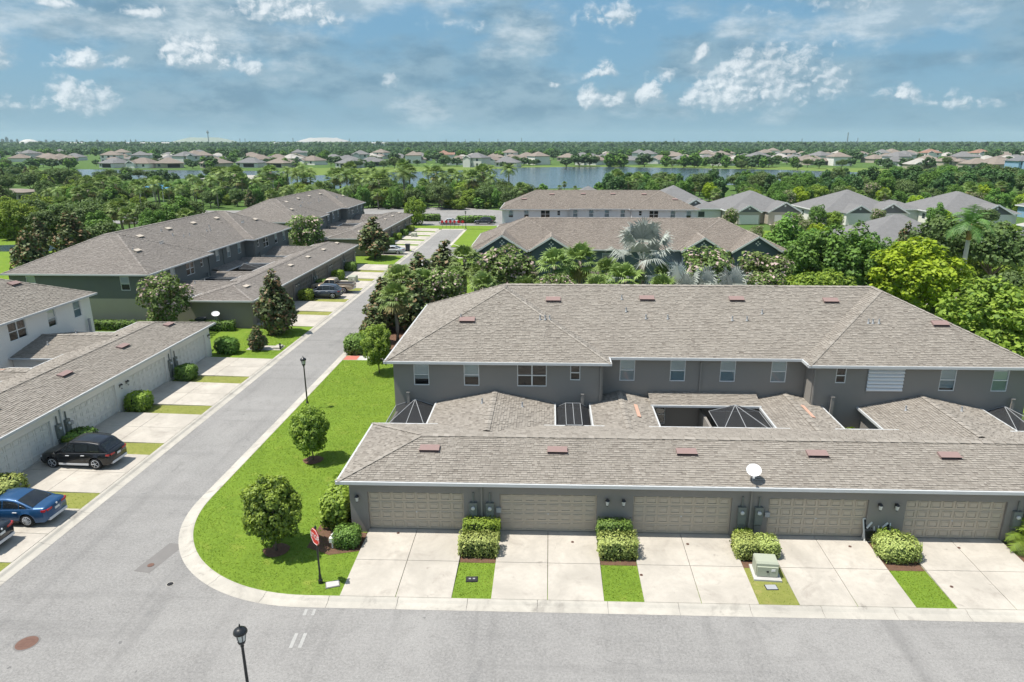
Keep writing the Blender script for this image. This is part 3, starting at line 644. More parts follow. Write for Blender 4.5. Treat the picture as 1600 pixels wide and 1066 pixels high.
def townhouse(label, loc, rz, wall, gwall, door, shingle, lower=None, detail=2, wing_out='gutter', vent='vent_pink', skip_wins=(), side_wins=False, front='plain', group='townhouse rows around the streets'):
    root = empty('townhouse_row', loc, rz, label, 'townhouses', group)
    rm = roof_meshes(shingle)
    # garages
    g = MB(); ops = [(U*(i+.5)-2.44, U*(i+.5)+2.44, 0.0, 2.15) for i in range(6)]
    wall_panel(g, (0,0), (W,0), -.3, ZG-.10, ops, .24); wall_panel(g, (W,0), (W,YB), -.3, ZG-.1); wall_panel(g, (W,YB), (0,YB), -.3, ZG-.1); wall_panel(g, (0,YB), (0,0), -.3, ZG-.1)
    g.poly([(-.4,-.4,ZG-.14),(-.4,YB+.4,ZG-.14),(W+.4,YB+.4,ZG-.14),(W+.4,-.4,ZG-.14)])
    gw = g.obj('garage_wall', root, gwall)
    dm, pm = door_meshes(door)
    for i in range(6):
        d = link('garage_door', dm, root, (U*(i+.5)-2.44, .14, .01))
        if detail >= 1:
            for r in range(4):
                for c in range(8): link('panel', pm, d, (.06+c*.605, 0, .085+r*.532))
        for sx in ((-1,) if i % 2 == 0 else (1,)):
            x = U*(i+.5)+sx*2.95
            link('wall_lantern', LANTERN, root, (x, -.005, 1.72))
    for i in (1, 3, 5):
        x = U*i
        dp = MB(); dp.box(-.045,-.10,-.05,.045,-.01,ZG-.30); dp.bar((0,-.06,ZG-.32),(0,-.42,ZG-.16),.085,.085); dp.obj('downpipe', root, gwall if gwall != 'wall_cream' else 'gutter', loc=(x, 0, 0))
        if detail:
            for s in (-.42, .42):
                m_ = link('electric_meter', METER, root, (x+s, -.005, .75)); link('dial', DIAL, m_)
            bx = MB(); bx.box(-.12,-.10,0,.12,0,.26); bx.obj('junction_box', root, 'alu', loc=(x+.86,-.004,1.15)) if i < 5 else None
    # two-storey block
    b = MB(); wn = []
    fw = [o for o in FRONT_WINS]
    L_op = [(a, c, z0, z1) for a, c, z0, z1, n, bl in fw]; R_op = [(XE0-c, XE0-a, z0, z1) for a, c, z0, z1, n, bl in fw]
    wall_panel(b, (0,YE), (XE0,YE), 3.0 if lower else -.3, Z2-.1, L_op); wall_panel(b, (XE1,YE), (W,YE), 3.0 if lower else -.3, Z2-.1, R_op)
    c_op = [(a-XE0, c-XE0, 3.95, 5.45) for a, c in CENTRE_WINS] + [(16.85-XE0, 17.85-XE0, .9, 2.3), (20.9-XE0, 21.9-XE0, .0, 2.1)]
    wall_panel(b, (XE0,YC), (XE1,YC), -.3, Z2-.1, c_op)
    for x, s in ((XE0, 1), (XE1, -1)):
        wall_panel(b, *(((x,YE),(x,YC)) if s > 0 else ((x,YC),(x,YE))), -.3, Z2-.1)
    s_op = [(YK-YE-13.2,YK-YE-12.2,3.9,5.4),(YK-YE-3.0,YK-YE-2.0,3.9,5.4),(YK-YE-10.2,YK-YE-9.2,.9,2.4)] if side_wins else []
    z0 = 3.0 if lower else -.3
    wall_panel(b, (W,YE), (W,YK), z0, Z2-.1); wall_panel(b, (W,YK), (0,YK), -.3, Z2-.1, [(W-c, W-a, z, y) for a, c, z, y in (() if front == 'plain' else BACK_OPS)]); wall_panel(b, (0,YK), (0,YE), z0, Z2-.1, [o for o in s_op if o[2] > z0])
    b.poly([(-.38,YE-.38,Z2-.14),(-.38,YK+.38,Z2-.14),(XE0+.38,YK+.38,Z2-.14),(XE0+.38,YE-.38,Z2-.14)]); b.poly([(XE1-.38,YE-.38,Z2-.14),(XE1-.38,YK+.38,Z2-.14),(W+.38,YK+.38,Z2-.14),(W+.38,YE-.38,Z2-.14)])
    b.poly([(XE0+.38,YC-.38,Z2-.14),(XE0+.38,YK+.28,Z2-.14),(XE1-.38,YK+.28,Z2-.14),(XE1-.38,YC-.38,Z2-.14)])
    b.obj('upper_wall', root, wall)
    if lower:
        lo = MB(); wall_panel(lo, (0,YE), (XE0,YE), -.3, 3.0); wall_panel(lo, (XE1,YE), (W,YE), -.3, 3.0); wall_panel(lo, (W,YE), (W,YK), -.3, 3.0)
        wall_panel(lo, (0,YK), (0,YE), -.3, 3.0, [o for o in s_op if o[2] < 3]); lo.obj('lower_wall', root, lower)
    rng = random.Random(int(loc[0]*7+loc[1]))
    for a, c, z0, z1, n, bl in fw:
        add_window(root, (0,YE), (1,0), a, c, z0, z1, n, bl)
        if ('R', round(a)) in skip_wins:
            link('storm_shutter', shutter_mesh(c-a+.35, z1-z0+.15), root, (W-c-.18, YE-.012, z0-.08))
        else: add_window(root, (0,YE), (1,0), W-c, W-a, z0, z1, n, rng.choice((.96,.9,.7)) if n == 1 and z1-z0 > 1.2 else .02)
    for i, (a, c) in enumerate(CENTRE_WINS): add_window(root, (0,YC), (1,0), a, c, 3.95, 5.45, 1, (.96,.97,.96,.97)[i])
    add_window(root, (0,YC), (1,0), 16.85, 17.85, .9, 2.3, 1, .02)
    MB().box(0,0,0,1.0,.05,2.1).obj('back_door', root, 'wall_green', loc=(20.9, YC+.10, 0))
    for s0, s1, z0, z1 in s_op: add_window(root, (0,YK), (0,-1), s0, s1, z0, z1, 1, .6)
    # wings between garage and house
    for i, (a, c, yw) in enumerate(WINGS):
        w_ = MB(); z = 2.80
        wall_panel(w_, (a,yw-.03), (a,YB+.03), -.3, z+.06); w_.obj('wing_wall', root, gwall)
        w_ = MB(); wall_panel(w_, (c,YB+.03), (c,yw-.03), -.3, z+.06); w_.obj('wing_wall', root, gwall)
        r = link('wing_roof', rm['wing%d' % i][0], root); link('shingles', rm['wing%d' % i][1], r)['kind'] = 'stuff'
        for x, s in ((a-.25,-1),(c+.25,1)): MB().box(min(x,x+s*.10), YB+.45, z-.12, max(x,x+s*.10), yw-.03, z+.02).obj('gutter', root, 'gutter')
    r = link('lean_to_roof', rm['lean'][0], root); link('shingles', rm['lean'][1], r)['kind'] = 'stuff'
    MB().box(16.6,10.48,2.74,W-16.6,10.59,2.87).obj('gutter', root, 'gutter')
    for x0, x1 in ((16.62, 19.9), (24.0, W-16.62)): pass
    for x in (15.55, W-14.25):
        f = MB(); s = 1 if x < W/2 else -1; xa = 14.70 if s > 0 else W-14.70
        zt = 2.80+.22*1.95
        f.box(-.11, 0, 0, .11, 2.0, .035)
        f.obj('roof_flashing', root, 'copper', loc=(x, 8.0, 2.80+.22*(1.95-abs(x-xa))+.045), rot=(0, R(12.4)*(1 if x > xa else -1), 0))
    yb = MB()
    for x0, x1, y1 in ((0,3.0,YE),(10.15,13.0,YE),(16.4,W-16.4,YC),(W-13.0,W-10.15,YE),(W-3.0,W,YE)): yb.poly([(x0,YB,-.02),(x1,YB,-.02),(x1,y1,-.02),(x0,y1,-.02)])
    yb.obj('courtyard_paving', root, 'pale_concrete')
    sw = MB(); sw.box(0,YB,-.3,.15,YE,2.1); sw.box(W-.15,YB,-.3,W,YE,2.1); sw.box(W/2-.08,YB,-.3,W/2+.08,YC,2.1); sw.obj('courtyard_wall', root, gwall)
    if wall != 'wall_cream': cage(root, .05, 2.68, YB+.45, YE-.05, 'hip'); cage(root, W-2.68, W-.05, YB+.45, YE-.05, 'hip')
    cage(root, 10.5, 12.65, YB+.45, YE-.05, 'flat'); cage(root, 20.3, W-16.75, YB+.45, 10.4, 'hip')
    # roofs
    for key, nm, ox in (('garage','garage_roof',0),('centre','main_roof',0),('end','end_roof',0),('end','end_roof',XE1)):
        r = link(nm, rm[key][0], root, (ox,0,0)); link('shingles', rm[key][1], r)['kind'] = 'stuff'
    gt = MB(); eave_strip(gt, [(-.4,-.4),(W+.4,-.4),(W+.4,YB+.4),(-.4,YB+.4)], ZG); gt.obj('gutter', root, 'gutter')
    for x0, x1 in ((-.4,XE0+.4),(XE1-.4,W+.4)):
        gt = MB(); eave_strip(gt, [(x0,YE-.4),(x1,YE-.4),(x1,YK+.4),(x0,YK+.4)], Z2); gt.obj('gutter', root, 'gutter')
    MB().box(XE0+.52,YC-.51,Z2-.15,XE1-.52,YC-.4,Z2+.012).obj('gutter', root, 'gutter'); MB().box(XE0+.52,YK+.3,Z2-.15,XE1-.52,YK+.41,Z2+.012).obj('gutter', root, 'gutter')
    for x, y, s in ((XE0-.15,YE,1),(XE1+.12,YE,1),(W/2-.15,YC,1)):
        dp = MB(); dp.box(-.05,-.11,2.9,.05,-.01,Z2-.32); dp.bar((0,-.06,Z2-.34),(0,-.40,Z2-.16),.09,.09); dp.bar((0,-.06,2.92),(0,-.25,2.86),.09,.09); dp.obj('downpipe', root, wall if wall != 'wall_cream' else 'gutter', loc=(x, y, 0))
    vm = vent_mesh(vent)
    for i in range(6):
        y = 2.05; link('roof_vent', vm, root, (U*(i+.5)+.45, y, ZG+PG*(y+.4)+.03), (math.atan(PG), 0, 0))
    aP = math.atan(P2)
    for x, y in ((10.3,17.2),(17.0,17.4),(W-16.9,17.4),(W-10.3,17.3)): link('roof_vent', vm, root, (x, y, Z2+P2*(y-(YC-.4))+.04), (aP,0,0))
    for x, y in ((4.45,14.2),(W-4.2,14.2)): link('roof_vent', vm, root, (x, y, Z2+P2*(y-(YE-.4))+.04), (aP,0,0))
    if detail:
        for x, y in ((9.4,14.3),(9.75,14.3),(10.05,14.3),(W-8.9,14.2),(W-8.6,14.2),(W-8.2,14.2),(4.0,14.35)): link('vent_pipe', PIPE, root, (x, y, Z2+P2*(y-(YE-.4))))
        for x, y in ((15.4,16.0),(16.7,15.3),(18.2,15.3),(22.6,15.2),(23.6,15.2),(24.8,15.9),(15.2,17.3)): link('vent_pipe', PIPE, root, (x, y, Z2+P2*(y-(YC-.4))))
        for x, y in ((8.4,9.0),(5.9,8.9),(W-8.3,9.1),(W-5.0,9.0)): link('vent_pipe', PIPE, root, (x, y, 2.80+.22*(3.82-abs(x-(6.575 if x < W/2 else W-6.575)))))
        for x, y in ((.95,YE-.3),(12.2,YE-.3),(W-12.2,YE-.3),(W-1.0,YE-.3)):
            fl = MB(); fl.box(-.09,-.08,2.3,.09,.08,3.55); fl.box(-.11,-.10,3.55,.11,.10,3.6); fl.obj('flue', root, 'alu' if wall == 'wall_cream' else wall, loc=(x, y, 0))
    return root
# rear (front-door) side: gables and windows, seen on the row behind the palms
BACK_OPS = [(2.4,3.6,3.7,5.2),(6.9,7.9,3.7,5.2),(17.0,18.6,3.9,5.2),(22.0,23.4,3.9,5.2),(W-7.9,W-6.9,3.7,5.2),(W-3.6,W-2.4,3.7,5.2)]
def rear_front(root, wall):
    for xc, hw, yo in ((3.9,3.3,.9),(10.6,2.9,.5),(W-10.2,2.9,.5),(W-3.9,3.3,.9)):
        p = .62; zr = Z2-.05+p*hw; y1 = YK+yo+.5
        m = MB(); wall_panel(m, (xc+hw-.35,y1), (xc-hw+.35,y1), -.3, Z2-.2, [(hw-.95,hw+.25,3.75,5.2),(hw-.95,hw+.25,.9,2.4)])
        m.poly([(xc+hw-.35,y1,Z2-.2),(xc-hw+.35,y1,Z2-.2),(xc,y1,zr-.22)]); wall_panel(m, (xc-hw+.35,y1),(xc-hw+.35,YK),-.3,Z2-.2); wall_panel(m, (xc+hw-.35,YK),(xc+hw-.35,y1),-.3,Z2-.2)
        gb = m.obj('gable_wall', root, wall)
        add_window(root, (xc+hw-.35,y1), (-1,0), hw-.95, hw+.25, 3.75, 5.2, 1, .4); add_window(root, (xc+hw-.35,y1), (-1,0), hw-.95, hw+.25, .9, 2.4, 1, .3)
        sh, mb = Shingles(int(xc*10)), MB(); gable_roof_y(sh, mb, xc-hw, xc+hw, YK-4.6, y1+.35, Z2-.05, p)
        mb.mats = ['shingle_tan']; mb.m = [0]*len(mb.f); r = link('gable_roof', mb.mesh('gable_roof'), root); link('shingles', sh.mesh('shingles','shingle_tan'), r)['kind'] = 'stuff'
        t = MB()
        for s in (-1, 1): t.bar((xc+s*hw, y1+.37, Z2-.13), (xc, y1+.37, zr-.08), .04, .22)
        t.obj('barge_board', root, 'trim_white')
        for dx, dz in ((-.22,-.75),(.22,-.75),(0,-.52),(0,-.95)): MB().tube([(0,0,0),(0,.04,0)],[.10,.10],10).obj('gable_ornament', gb, 'trim_white', loc=(xc+dx, y1+.01, zr-.22+dz))
    for xc in (7.2, 14.5, 25.5, W-7.0):
        sh = MB(); sh.poly([(-1.6,0,3.35),(1.6,0,3.35),(1.6,1.9,2.85),(-1.6,1.9,2.85)]); sh.box(-1.6,1.8,2.65,1.6,1.9,2.84); sh.poly([(-1.6,0,2.8),(-1.6,1.9,2.8),(1.6,1.9,2.8),(1.6,0,2.8)])
        sh.box(-1.5,1.6,-.3,-1.25,1.85,2.65); sh.box(1.25,1.6,-.3,1.5,1.85,2.65); sh.obj('porch', root, 'trim_white' if xc in (14.5,) else 'shingle_tan', loc=(xc, YK+.02, 0))
    for a, c, z0, z1 in BACK_OPS: add_window(root, (W,YK), (-1,0), W-c, W-a, z0, z1, 1, .45)

BZ = .25
MAIN = townhouse('grey townhouse row with five garage doors facing the front street', (-10.04, 30.7, BZ), 0, 'wall_grey', 'wall_grey', 'door_grey', 'shingle', None, 2, skip_wins=(('R', 8),))
ROWB = townhouse('cream townhouse row with garages beside the black and blue cars', (-31.6, 19.9, BZ), R(90), 'wall_cream', 'wall_cream', 'door_cream', 'shingle', None, 2)
ROWC = townhouse('dark green-grey townhouse row with the tan pickup on its driveway', (-31.8, 69.9, BZ), R(90), 'wall_green', 'wall_taupe', 'door_taupe', 'shingle_cool', 'wall_lower', 1, vent='vent_tan', side_wins=True)
ROWC2 = townhouse('dark townhouse row furthest along the side street, beside the parking lot', (-32.2, 118.0, BZ), R(90), 'wall_green', 'wall_taupe', 'door_taupe', 'shingle_cool', 'wall_lower', 1, vent='vent_tan', side_wins=True)
ROWD = townhouse('slate-blue townhouse row with white-trimmed gables behind the palms', (30.2, 114.5, BZ), R(180), 'wall_blue', 'wall_blue', 'door_taupe', 'shingle_tan', None, 0, front='gables')
rear_front(ROWD, 'wall_blue')
ROWE = townhouse('pale grey townhouse row between the lake and the slate-blue gables', (-10.0, 132.4, BZ), 0, 'wall_pale', 'wall_pale', 'door_cream', 'shingle_tan', None, 0)
# ---------------------------------------------------------------- ground, roads, kerbs, driveways
def sheet(name, pts, z, mat, label, cat=None):
    o = MB().poly([(x, y, z) for x, y in pts]).obj(name, None, mat); tag(o, label, cat, None, 'structure'); return o
def rect(x0, y0, x1, y1): return [(x0,y0),(x1,y0),(x1,y1),(x0,y1)]
sheet('ground', rect(-9500,-400,9500,9500), -.12, 'far_ground', 'wide green ground reaching to the horizon', 'ground')
sheet('road', [(-25.2,-20),(90,-20),(90,34),(-18.6,34),(-18.6,118),(60,118),(60,130),(-18.6,130),(-18.6,157),(-25.2,157)], 0.0, 'asphalt', 'sun-bleached grey asphalt street turning the corner of the lawn', 'road')
AC, AR = (-10.66, 33.85), 9.0
arc = lambda r, a0, a1, n, c=AC: [(c[0]+r*math.cos(R(a0+(a1-a0)*i/n)), c[1]+r*math.sin(R(a0+(a1-a0)*i/n))) for i in range(n+1)]
corner = arc(AR-.69, 180, 270, 24)
AC2 = (-12.66, 110.5)
far_c = arc(6.3, 180, 90, 10, AC2)
sheet('lawn', corner + [(90,25.54),(90,30.0),(130,30.0),(130,116.8)] + far_c[::-1], .10, 'lawn', 'bright green lawn at the street corner beside the grey row', 'lawn')
sheet('lawn', [(-25.54,-20),(-25.54,156.2),(-56,156.2),(-230,140),(-230,-20)], .10, 'lawn', 'green lawn around the cream and dark townhouse rows', 'lawn')
sheet('lawn', rect(-18.97,129.2,60,156.2), .10, 'lawn', 'green lawn round the pale grey townhouse row', 'lawn')
sheet('grass_verge', rect(-44,156.8,10,163.5), .08, 'lawn', 'grass strip with the red marker signs at the end of the side street', 'lawn')
sheet('parking_lot', [(-52,164),(4,164),(8,190),(-6,196),(-30,212),(-62,205)], .03, 'asphalt', 'grey parking lot beyond the end of the side street', 'parking lot')

KP = [(0,.006),(.30,.022),(.40,.035),(.52,.105),(.60,.118),(.69,.112)]
def kerb_piece(pts, nrm):
    """one cast length of mountable kerb along pts; nrm: unit vectors pointing from road to lawn"""
    m = MB(); rows = [[(p[0]+n[0]*k, p[1]+n[1]*k, z) for k, z in KP] for p, n in zip(pts, nrm)]
    for a, b in zip(rows, rows[1:]):
        for i in range(len(KP)-1): m.poly([a[i], b[i], b[i+1], a[i+1]])
    for q in (rows[0], rows[-1]): m.poly([(q[0][0],q[0][1],-.05)]+[*q]+[(q[-1][0],q[-1][1],-.05)])
    return m
def kerb(label, pts, side, seg=3.05):
    """pts: road edge polyline; side=+1 lawn on the left of travel; the line is resampled and cut into cast lengths"""
    root = empty('kerb', (0,0,0)); tag(root, label, 'kerb', None, 'structure')
    P_ = [Vector((*p, 0)) for p in pts]; S = [0.0]
    for a, b in zip(P_, P_[1:]): S.append(S[-1]+(b-a).length)
    def at_s(s):
        s = min(max(s, 0), S[-1]); i = max(j for j in range(len(S)-1) if S[j] <= s+1e-9); t = (s-S[i])/max(S[i+1]-S[i], 1e-9); return P_[i].lerp(P_[i+1], t)
    def nrm(s):
        d = (at_s(s+.25)-at_s(s-.25)).normalized(); return (-d.y*side, d.x*side)
    n = max(1, round(S[-1]/seg)); L = S[-1]/n
    for j in range(n):
        s0, s1 = L*j+.009, L*(j+1)-.009; d0, d1 = nrm(s0), nrm(s1); k = 1 if abs(d0[0]*d1[0]+d0[1]*d1[1]) > .99999 else 6
        ss = [s0+(s1-s0)*i/k for i in range(k+1)]
        kerb_piece([at_s(q) for q in ss], [nrm(q) for q in ss]).obj('kerb_piece', root, 'kerb_concrete', smooth=k > 1)
    return root
kerb('pale concrete kerb curving round the lawn corner', [(-19.66,110.5),(-19.66,33.85)]+arc(AR,180,270,24)[1:]+[(70,24.85)], 1)
kerb('long straight concrete kerb along the left driveways', [(-24.84,2),(-24.84,156.2)], 1)
kerb('concrete kerb round the far alley corner', [(40,117.5),(-12.66,117.5)]+arc(7.0,90,180,16,AC2)[1:], -1)
kerb('concrete kerb closing the end of the side street', [(-24.84,156.3),(-19.66,156.3)], 1)
kerb('concrete kerb on the far side of the alley', [(-19.66,156.2),(-19.66,133),(-18.0,130.0),(-15.5,128.6),(40,128.6)], 1)

def driveway(label, c, along, across, w, L, z0, z1):
    """four slabs; c = middle of the kerb edge; along: unit vector to the garage"""
    root = empty('driveway', (c[0], c[1], 0)); tag(root, label, 'driveway', 'concrete driveways', 'structure')
    h = w/2
    for i in range(2):
        for j in range(2):
            s0, s1 = -h+i*h+(.014 if i else 0), -h+(i+1)*h-(0 if i else .014); t0, t1 = L*.5*j+(.012 if j else 0), L*.5*(j+1)-(0 if j else .012)
            zz = lambda t: z0+(z1-z0)*t/L
            q = [(s0,t0),(s1,t0),(s1,t1),(s0,t1)]
            P3 = [(along[0]*t+across[0]*s, along[1]*t+across[1]*s, zz(t)) for s, t in q]; B3 = [(x, y, z-.12) for x, y, z in P3]
            m = MB().poly(P3)
            for k in range(4): m.poly([B3[k], B3[(k+1)%4], P3[(k+1)%4], P3[k]])
            m.obj('slab', root, 'concrete')
    return root
DW = 4.95
FL = ['concrete driveway beside the corner lawn and stop sign', 'concrete driveway between the two box hedges of the grey row', 'concrete driveway with dark oil marks in the middle of the grey row',
      'concrete driveway beside the green transformer', 'concrete driveway at the feather palm of the grey row', 'concrete driveway at the east end of the grey row']
for i in range(6):
    driveway(FL[i], (-10.04+U*(i+.5), 25.55), (0,1), (1,0), DW, 5.25, .118, .262)
BL = ['concrete driveway nearest the road junction of the cream row', 'concrete driveway with the blue and dark sedans', 'concrete driveway under the black sport utility car', 'concrete driveway just past the black sport utility car', 'second driveway past the black sport utility car', 'last driveway of the cream row, beside the magnolia lawn']
for i in range(6): driveway(BL[i], (-25.55, 19.9+U*(i+.5)), (-1,0), (0,1), DW, 6.15, .118, .262)
CL = ['first driveway of the dark green-grey row', 'driveway one short of the tan pickup', 'driveway under the tan pickup', 'driveway beside the pale utility box', 'fifth driveway of the dark green-grey row', 'last driveway of the dark green-grey row']
for i in range(6): driveway(CL[i], (-25.55, 69.9+U*(i+.5)), (-1,0), (0,1), DW, 6.35, .118, .262)
CL2 = ['far driveway with the silver car', 'far driveway beside the wheeled bin', 'third driveway of the furthest row', 'fourth driveway of the furthest row', 'fifth driveway of the furthest row', 'last driveway of the furthest row']
for i in range(6): driveway(CL2[i], (-25.55, 118.0+U*(i+.5)), (-1,0), (0,1), DW, 6.7, .118, .262)
# worn grass strips between the driveways
for i in range(1, 6):
    sheet('grass_strip', rect(-31.4,19.9+U*i-.87,-25.56,19.9+U*i+.87), .106, 'dry_lawn', 'patchy half-dry grass strip between cream row driveways', 'lawn'); sheet('grass_strip', rect(-31.4,69.9+U*i-.87,-25.56,69.9+U*i+.87), .106, 'dry_lawn', 'grass strip between dark row driveways', 'lawn')
sheet('grass_strip', rect(-10.04+U*3-.87,25.56,-10.04+U*3+.87,28.2), .106, 'dry_lawn', 'brownish dry grass strip round the transformer', 'lawn')
# planting beds of bark mulch
def bed(pts, label, z=.112): sheet('mulch_bed', pts, z, 'mulch', label, 'mulch bed')
for i in range(1, 6):
    x = -10.04+U*i
    bed([(x-.86,28.2),(x+.86,28.2),(x+.86,30.68),(x-.86,30.68)], 'brown mulch bed between two garage driveways, number %s from the lawn' % ('first','second','third','fourth','fifth')[i-1])
bed([(-11.9,29.2),(-10.6,28.6),(-9.2,29.0),(-9.15,30.6),(-10.08,30.66),(-10.08,36.4),(-11.9,36.0)], 'mulch bed at the corner of the grey garage row')
bed([(-10.0,57.0),(29,57.0),(29,61.5),(24,66),(12,69),(-4,68),(-12,76),(-18.3,76),(-18.4,60.6),(-14,60.5)], 'mulch bed under the palms behind the grey row')
def disc(name, x, y, r, z, mat, label, cat, rim=None):
    o = empty(name, (x, y, z), 0, label, cat)
    MB().lathe([(r,0),(r,.01),(r*.96,.014),(0,.014)], 28).obj('cover', o, mat)
    if rim: MB().lathe([(r*1.16,-.002),(r*1.16,.006),(r*1.0,.006)], 28).obj('rim', o, rim)
    g = MB()
    for k in range(-2, 3): g.box(-r*.6, k*r*.26-.015, .013, r*.6, k*r*.26+.015, .02)
    g.obj('tread', o, mat); return o
disc('manhole_cover', -20.92, 22.32, .40, .002, 'iron_rust', 'rusty round manhole cover in the street junction', 'manhole', 'tan_patch')
disc('valve_cover', -17.19, 26.26, .14, .002, 'dark', 'small dark valve cover by the kerb curve', 'manhole', 'kerb_concrete')
o = empty('road_patch', (-18.85,28.2,.003), R(-9), 'rectangular patched cut in the asphalt by the kerb curve', 'road patch'); MB().poly([(-.42,-1.1,0),(.42,-1.1,0),(.5,1.3,0),(-.35,1.3,0)]).obj('patch_surface', o, 'asphalt_dark' if 'asphalt_dark' in MATS else 'tan_patch')
MB().poly([(-.42,-1.1,.003),(.42,-1.1,.003),(.40,-.3,.003),(-.40,-.3,.003)]).obj('patch_square', o, 'tan_patch'); MB().lathe([(.15,.004),(.15,.02),(0,.02)],16,(.05,-.55,0)).obj('cover', o, 'iron_rust')
o = empty('faded_road_marking', (-10.1,23.4,.004), R(4), 'two faded white paint strokes on the road below the stop sign', 'road marking')
for x in (-.18, .18): MB().poly([(x-.07,-1.0,0),(x+.07,-1.0,0),(x+.08,-.15,0),(x-.06,-.15,0)]).obj('stroke', o, 'faded_paint'); MB().poly([(x-.06,.95,0),(x+.07,.95,0),(x+.06,1.35,0),(x-.06,1.35,0)]).obj('stroke', o, 'faded_paint')
sheet('footpath', rect(-18.95,59.2,-10.1,60.5), .108, 'pale_concrete', 'narrow concrete footpath from the side street past the round tree', 'path')
sheet('tactile_paving', rect(-18.94,59.25,-17.7,60.45), .114, 'brick_red', 'red tactile paving square where the footpath meets the kerb', 'paving')
o = empty('storm_drain', (-27.6,62.7,.1), 0, 'concrete storm drain inlet with round lid at the left kerb', 'drain'); MB().box(-1.6,-.7,0,1.7,.75,.03).obj('apron', o, 'kerb_concrete'); MB().lathe([(.33,.03),(.33,.045),(0,.045)],18,(-.9,0,0)).obj('cover', o, 'iron_rust'); MB().box(1.0,-.5,.03,1.6,.5,.22).obj('inlet_hood', o, 'kerb_concrete')
# loose gritty oil stains and grass blades
for i, (x, y) in enumerate(((-7.6,30.4),(1.25,29.9),(6.95,29.9),(14.9,29.95),(20.2,30.0),(4.35,27.4),(18.2,27.0))): disc('cleanout_cover', x, y, .075, .118+.144*(y-25.55)/5.25+.002, 'iron_rust', 'small dark cleanout cover in the %s driveway slab' % ('first','second','third','fourth','fifth','third lower','fifth lower')[i], 'cover')
for x, y, lb in ((-14.8,38.75,'mulch ring under the middle clipped tree'),(-13.3,28.9,'mulch ring under the largest clipped tree')): sheet('mulch_ring', [(x+.62*math.cos(k*.5236)*(1+.12*math.sin(k*2.3)), y+.62*math.sin(k*.5236)) for k in range(12)], .135, 'mulch', lb, 'mulch bed')
def grass_blades(name, regions, dens, label, seed, hmax=.055):
    rng = np.random.default_rng(seed); Vs, Ts = [], []
    for (x0,y0,x1,y1,test) in regions:
        n = int((x1-x0)*(y1-y0)*dens); x = rng.uniform(x0,x1,n); y = rng.uniform(y0,y1,n)
        if test is not None: k = test(x, y); x, y = x[k], y[k]
        n = len(x); a = rng.uniform(0,np.pi*2,n); w = rng.uniform(.018,.034,n); h = rng.uniform(.018,hmax*.72,n); ln = rng.uniform(-.04,.04,(n,2))
        z = np.full(n, .10)
        A = np.stack([x-np.cos(a)*w, y-np.sin(a)*w, z],1); B = np.stack([x+np.cos(a)*w, y+np.sin(a)*w, z],1); C = np.stack([x+ln[:,0], y+ln[:,1], z+h],1)
        Vs.append(np.stack([A,B,C],1).reshape(-1,3)); Ts.append(np.repeat(np.clip(rng.normal(.5,.25,n),0,1),3))
    V_ = np.concatenate(Vs); T_ = np.concatenate(Ts); F_ = np.arange(len(V_)).reshape(-1,3)
    tag(link(name, npmesh(name, V_, F_, 'grass_blade', T_)), label, 'grass', None, 'stuff')
ri = AR-.74
corner_ok = lambda x, y: ~((x < AC[0]) & (y < AC[1]) & ((x-AC[0])**2+(y-AC[1])**2 > ri*ri))
grass_blades('grass', [(-18.95,25.6,-9.25,30.2,corner_ok),(-18.95,30.2,-11.4,37.5,corner_ok),(-18.95,37.5,-10.2,59.0,None),(-11.5,36.0,-10.2,37.5,None)], 170, 'short bright green grass blades of the corner lawn', 5)
grass_blades('grass', [(-10.04+U*i-.86,25.58,-10.04+U*i+.86,28.3,None) for i in (1,2,4,5)], 220, 'short grass blades on the strips between the garage driveways', 6)
grass_blades('grass', [(-31.2,19.9+U*i-.85,-25.6,19.9+U*i+.85,None) for i in range(1,6)] + [(-10.04+U*3-.86,25.58,-10.04+U*3+.86,28.3,None)], 55, 'thin dry grass blades on the worn driveway strips', 7, .06)
grass_blades('grass', [(-31.5,60.5,-25.6,69.2,None)], 120, 'grass blades of the lawn between cream and dark rows', 8)
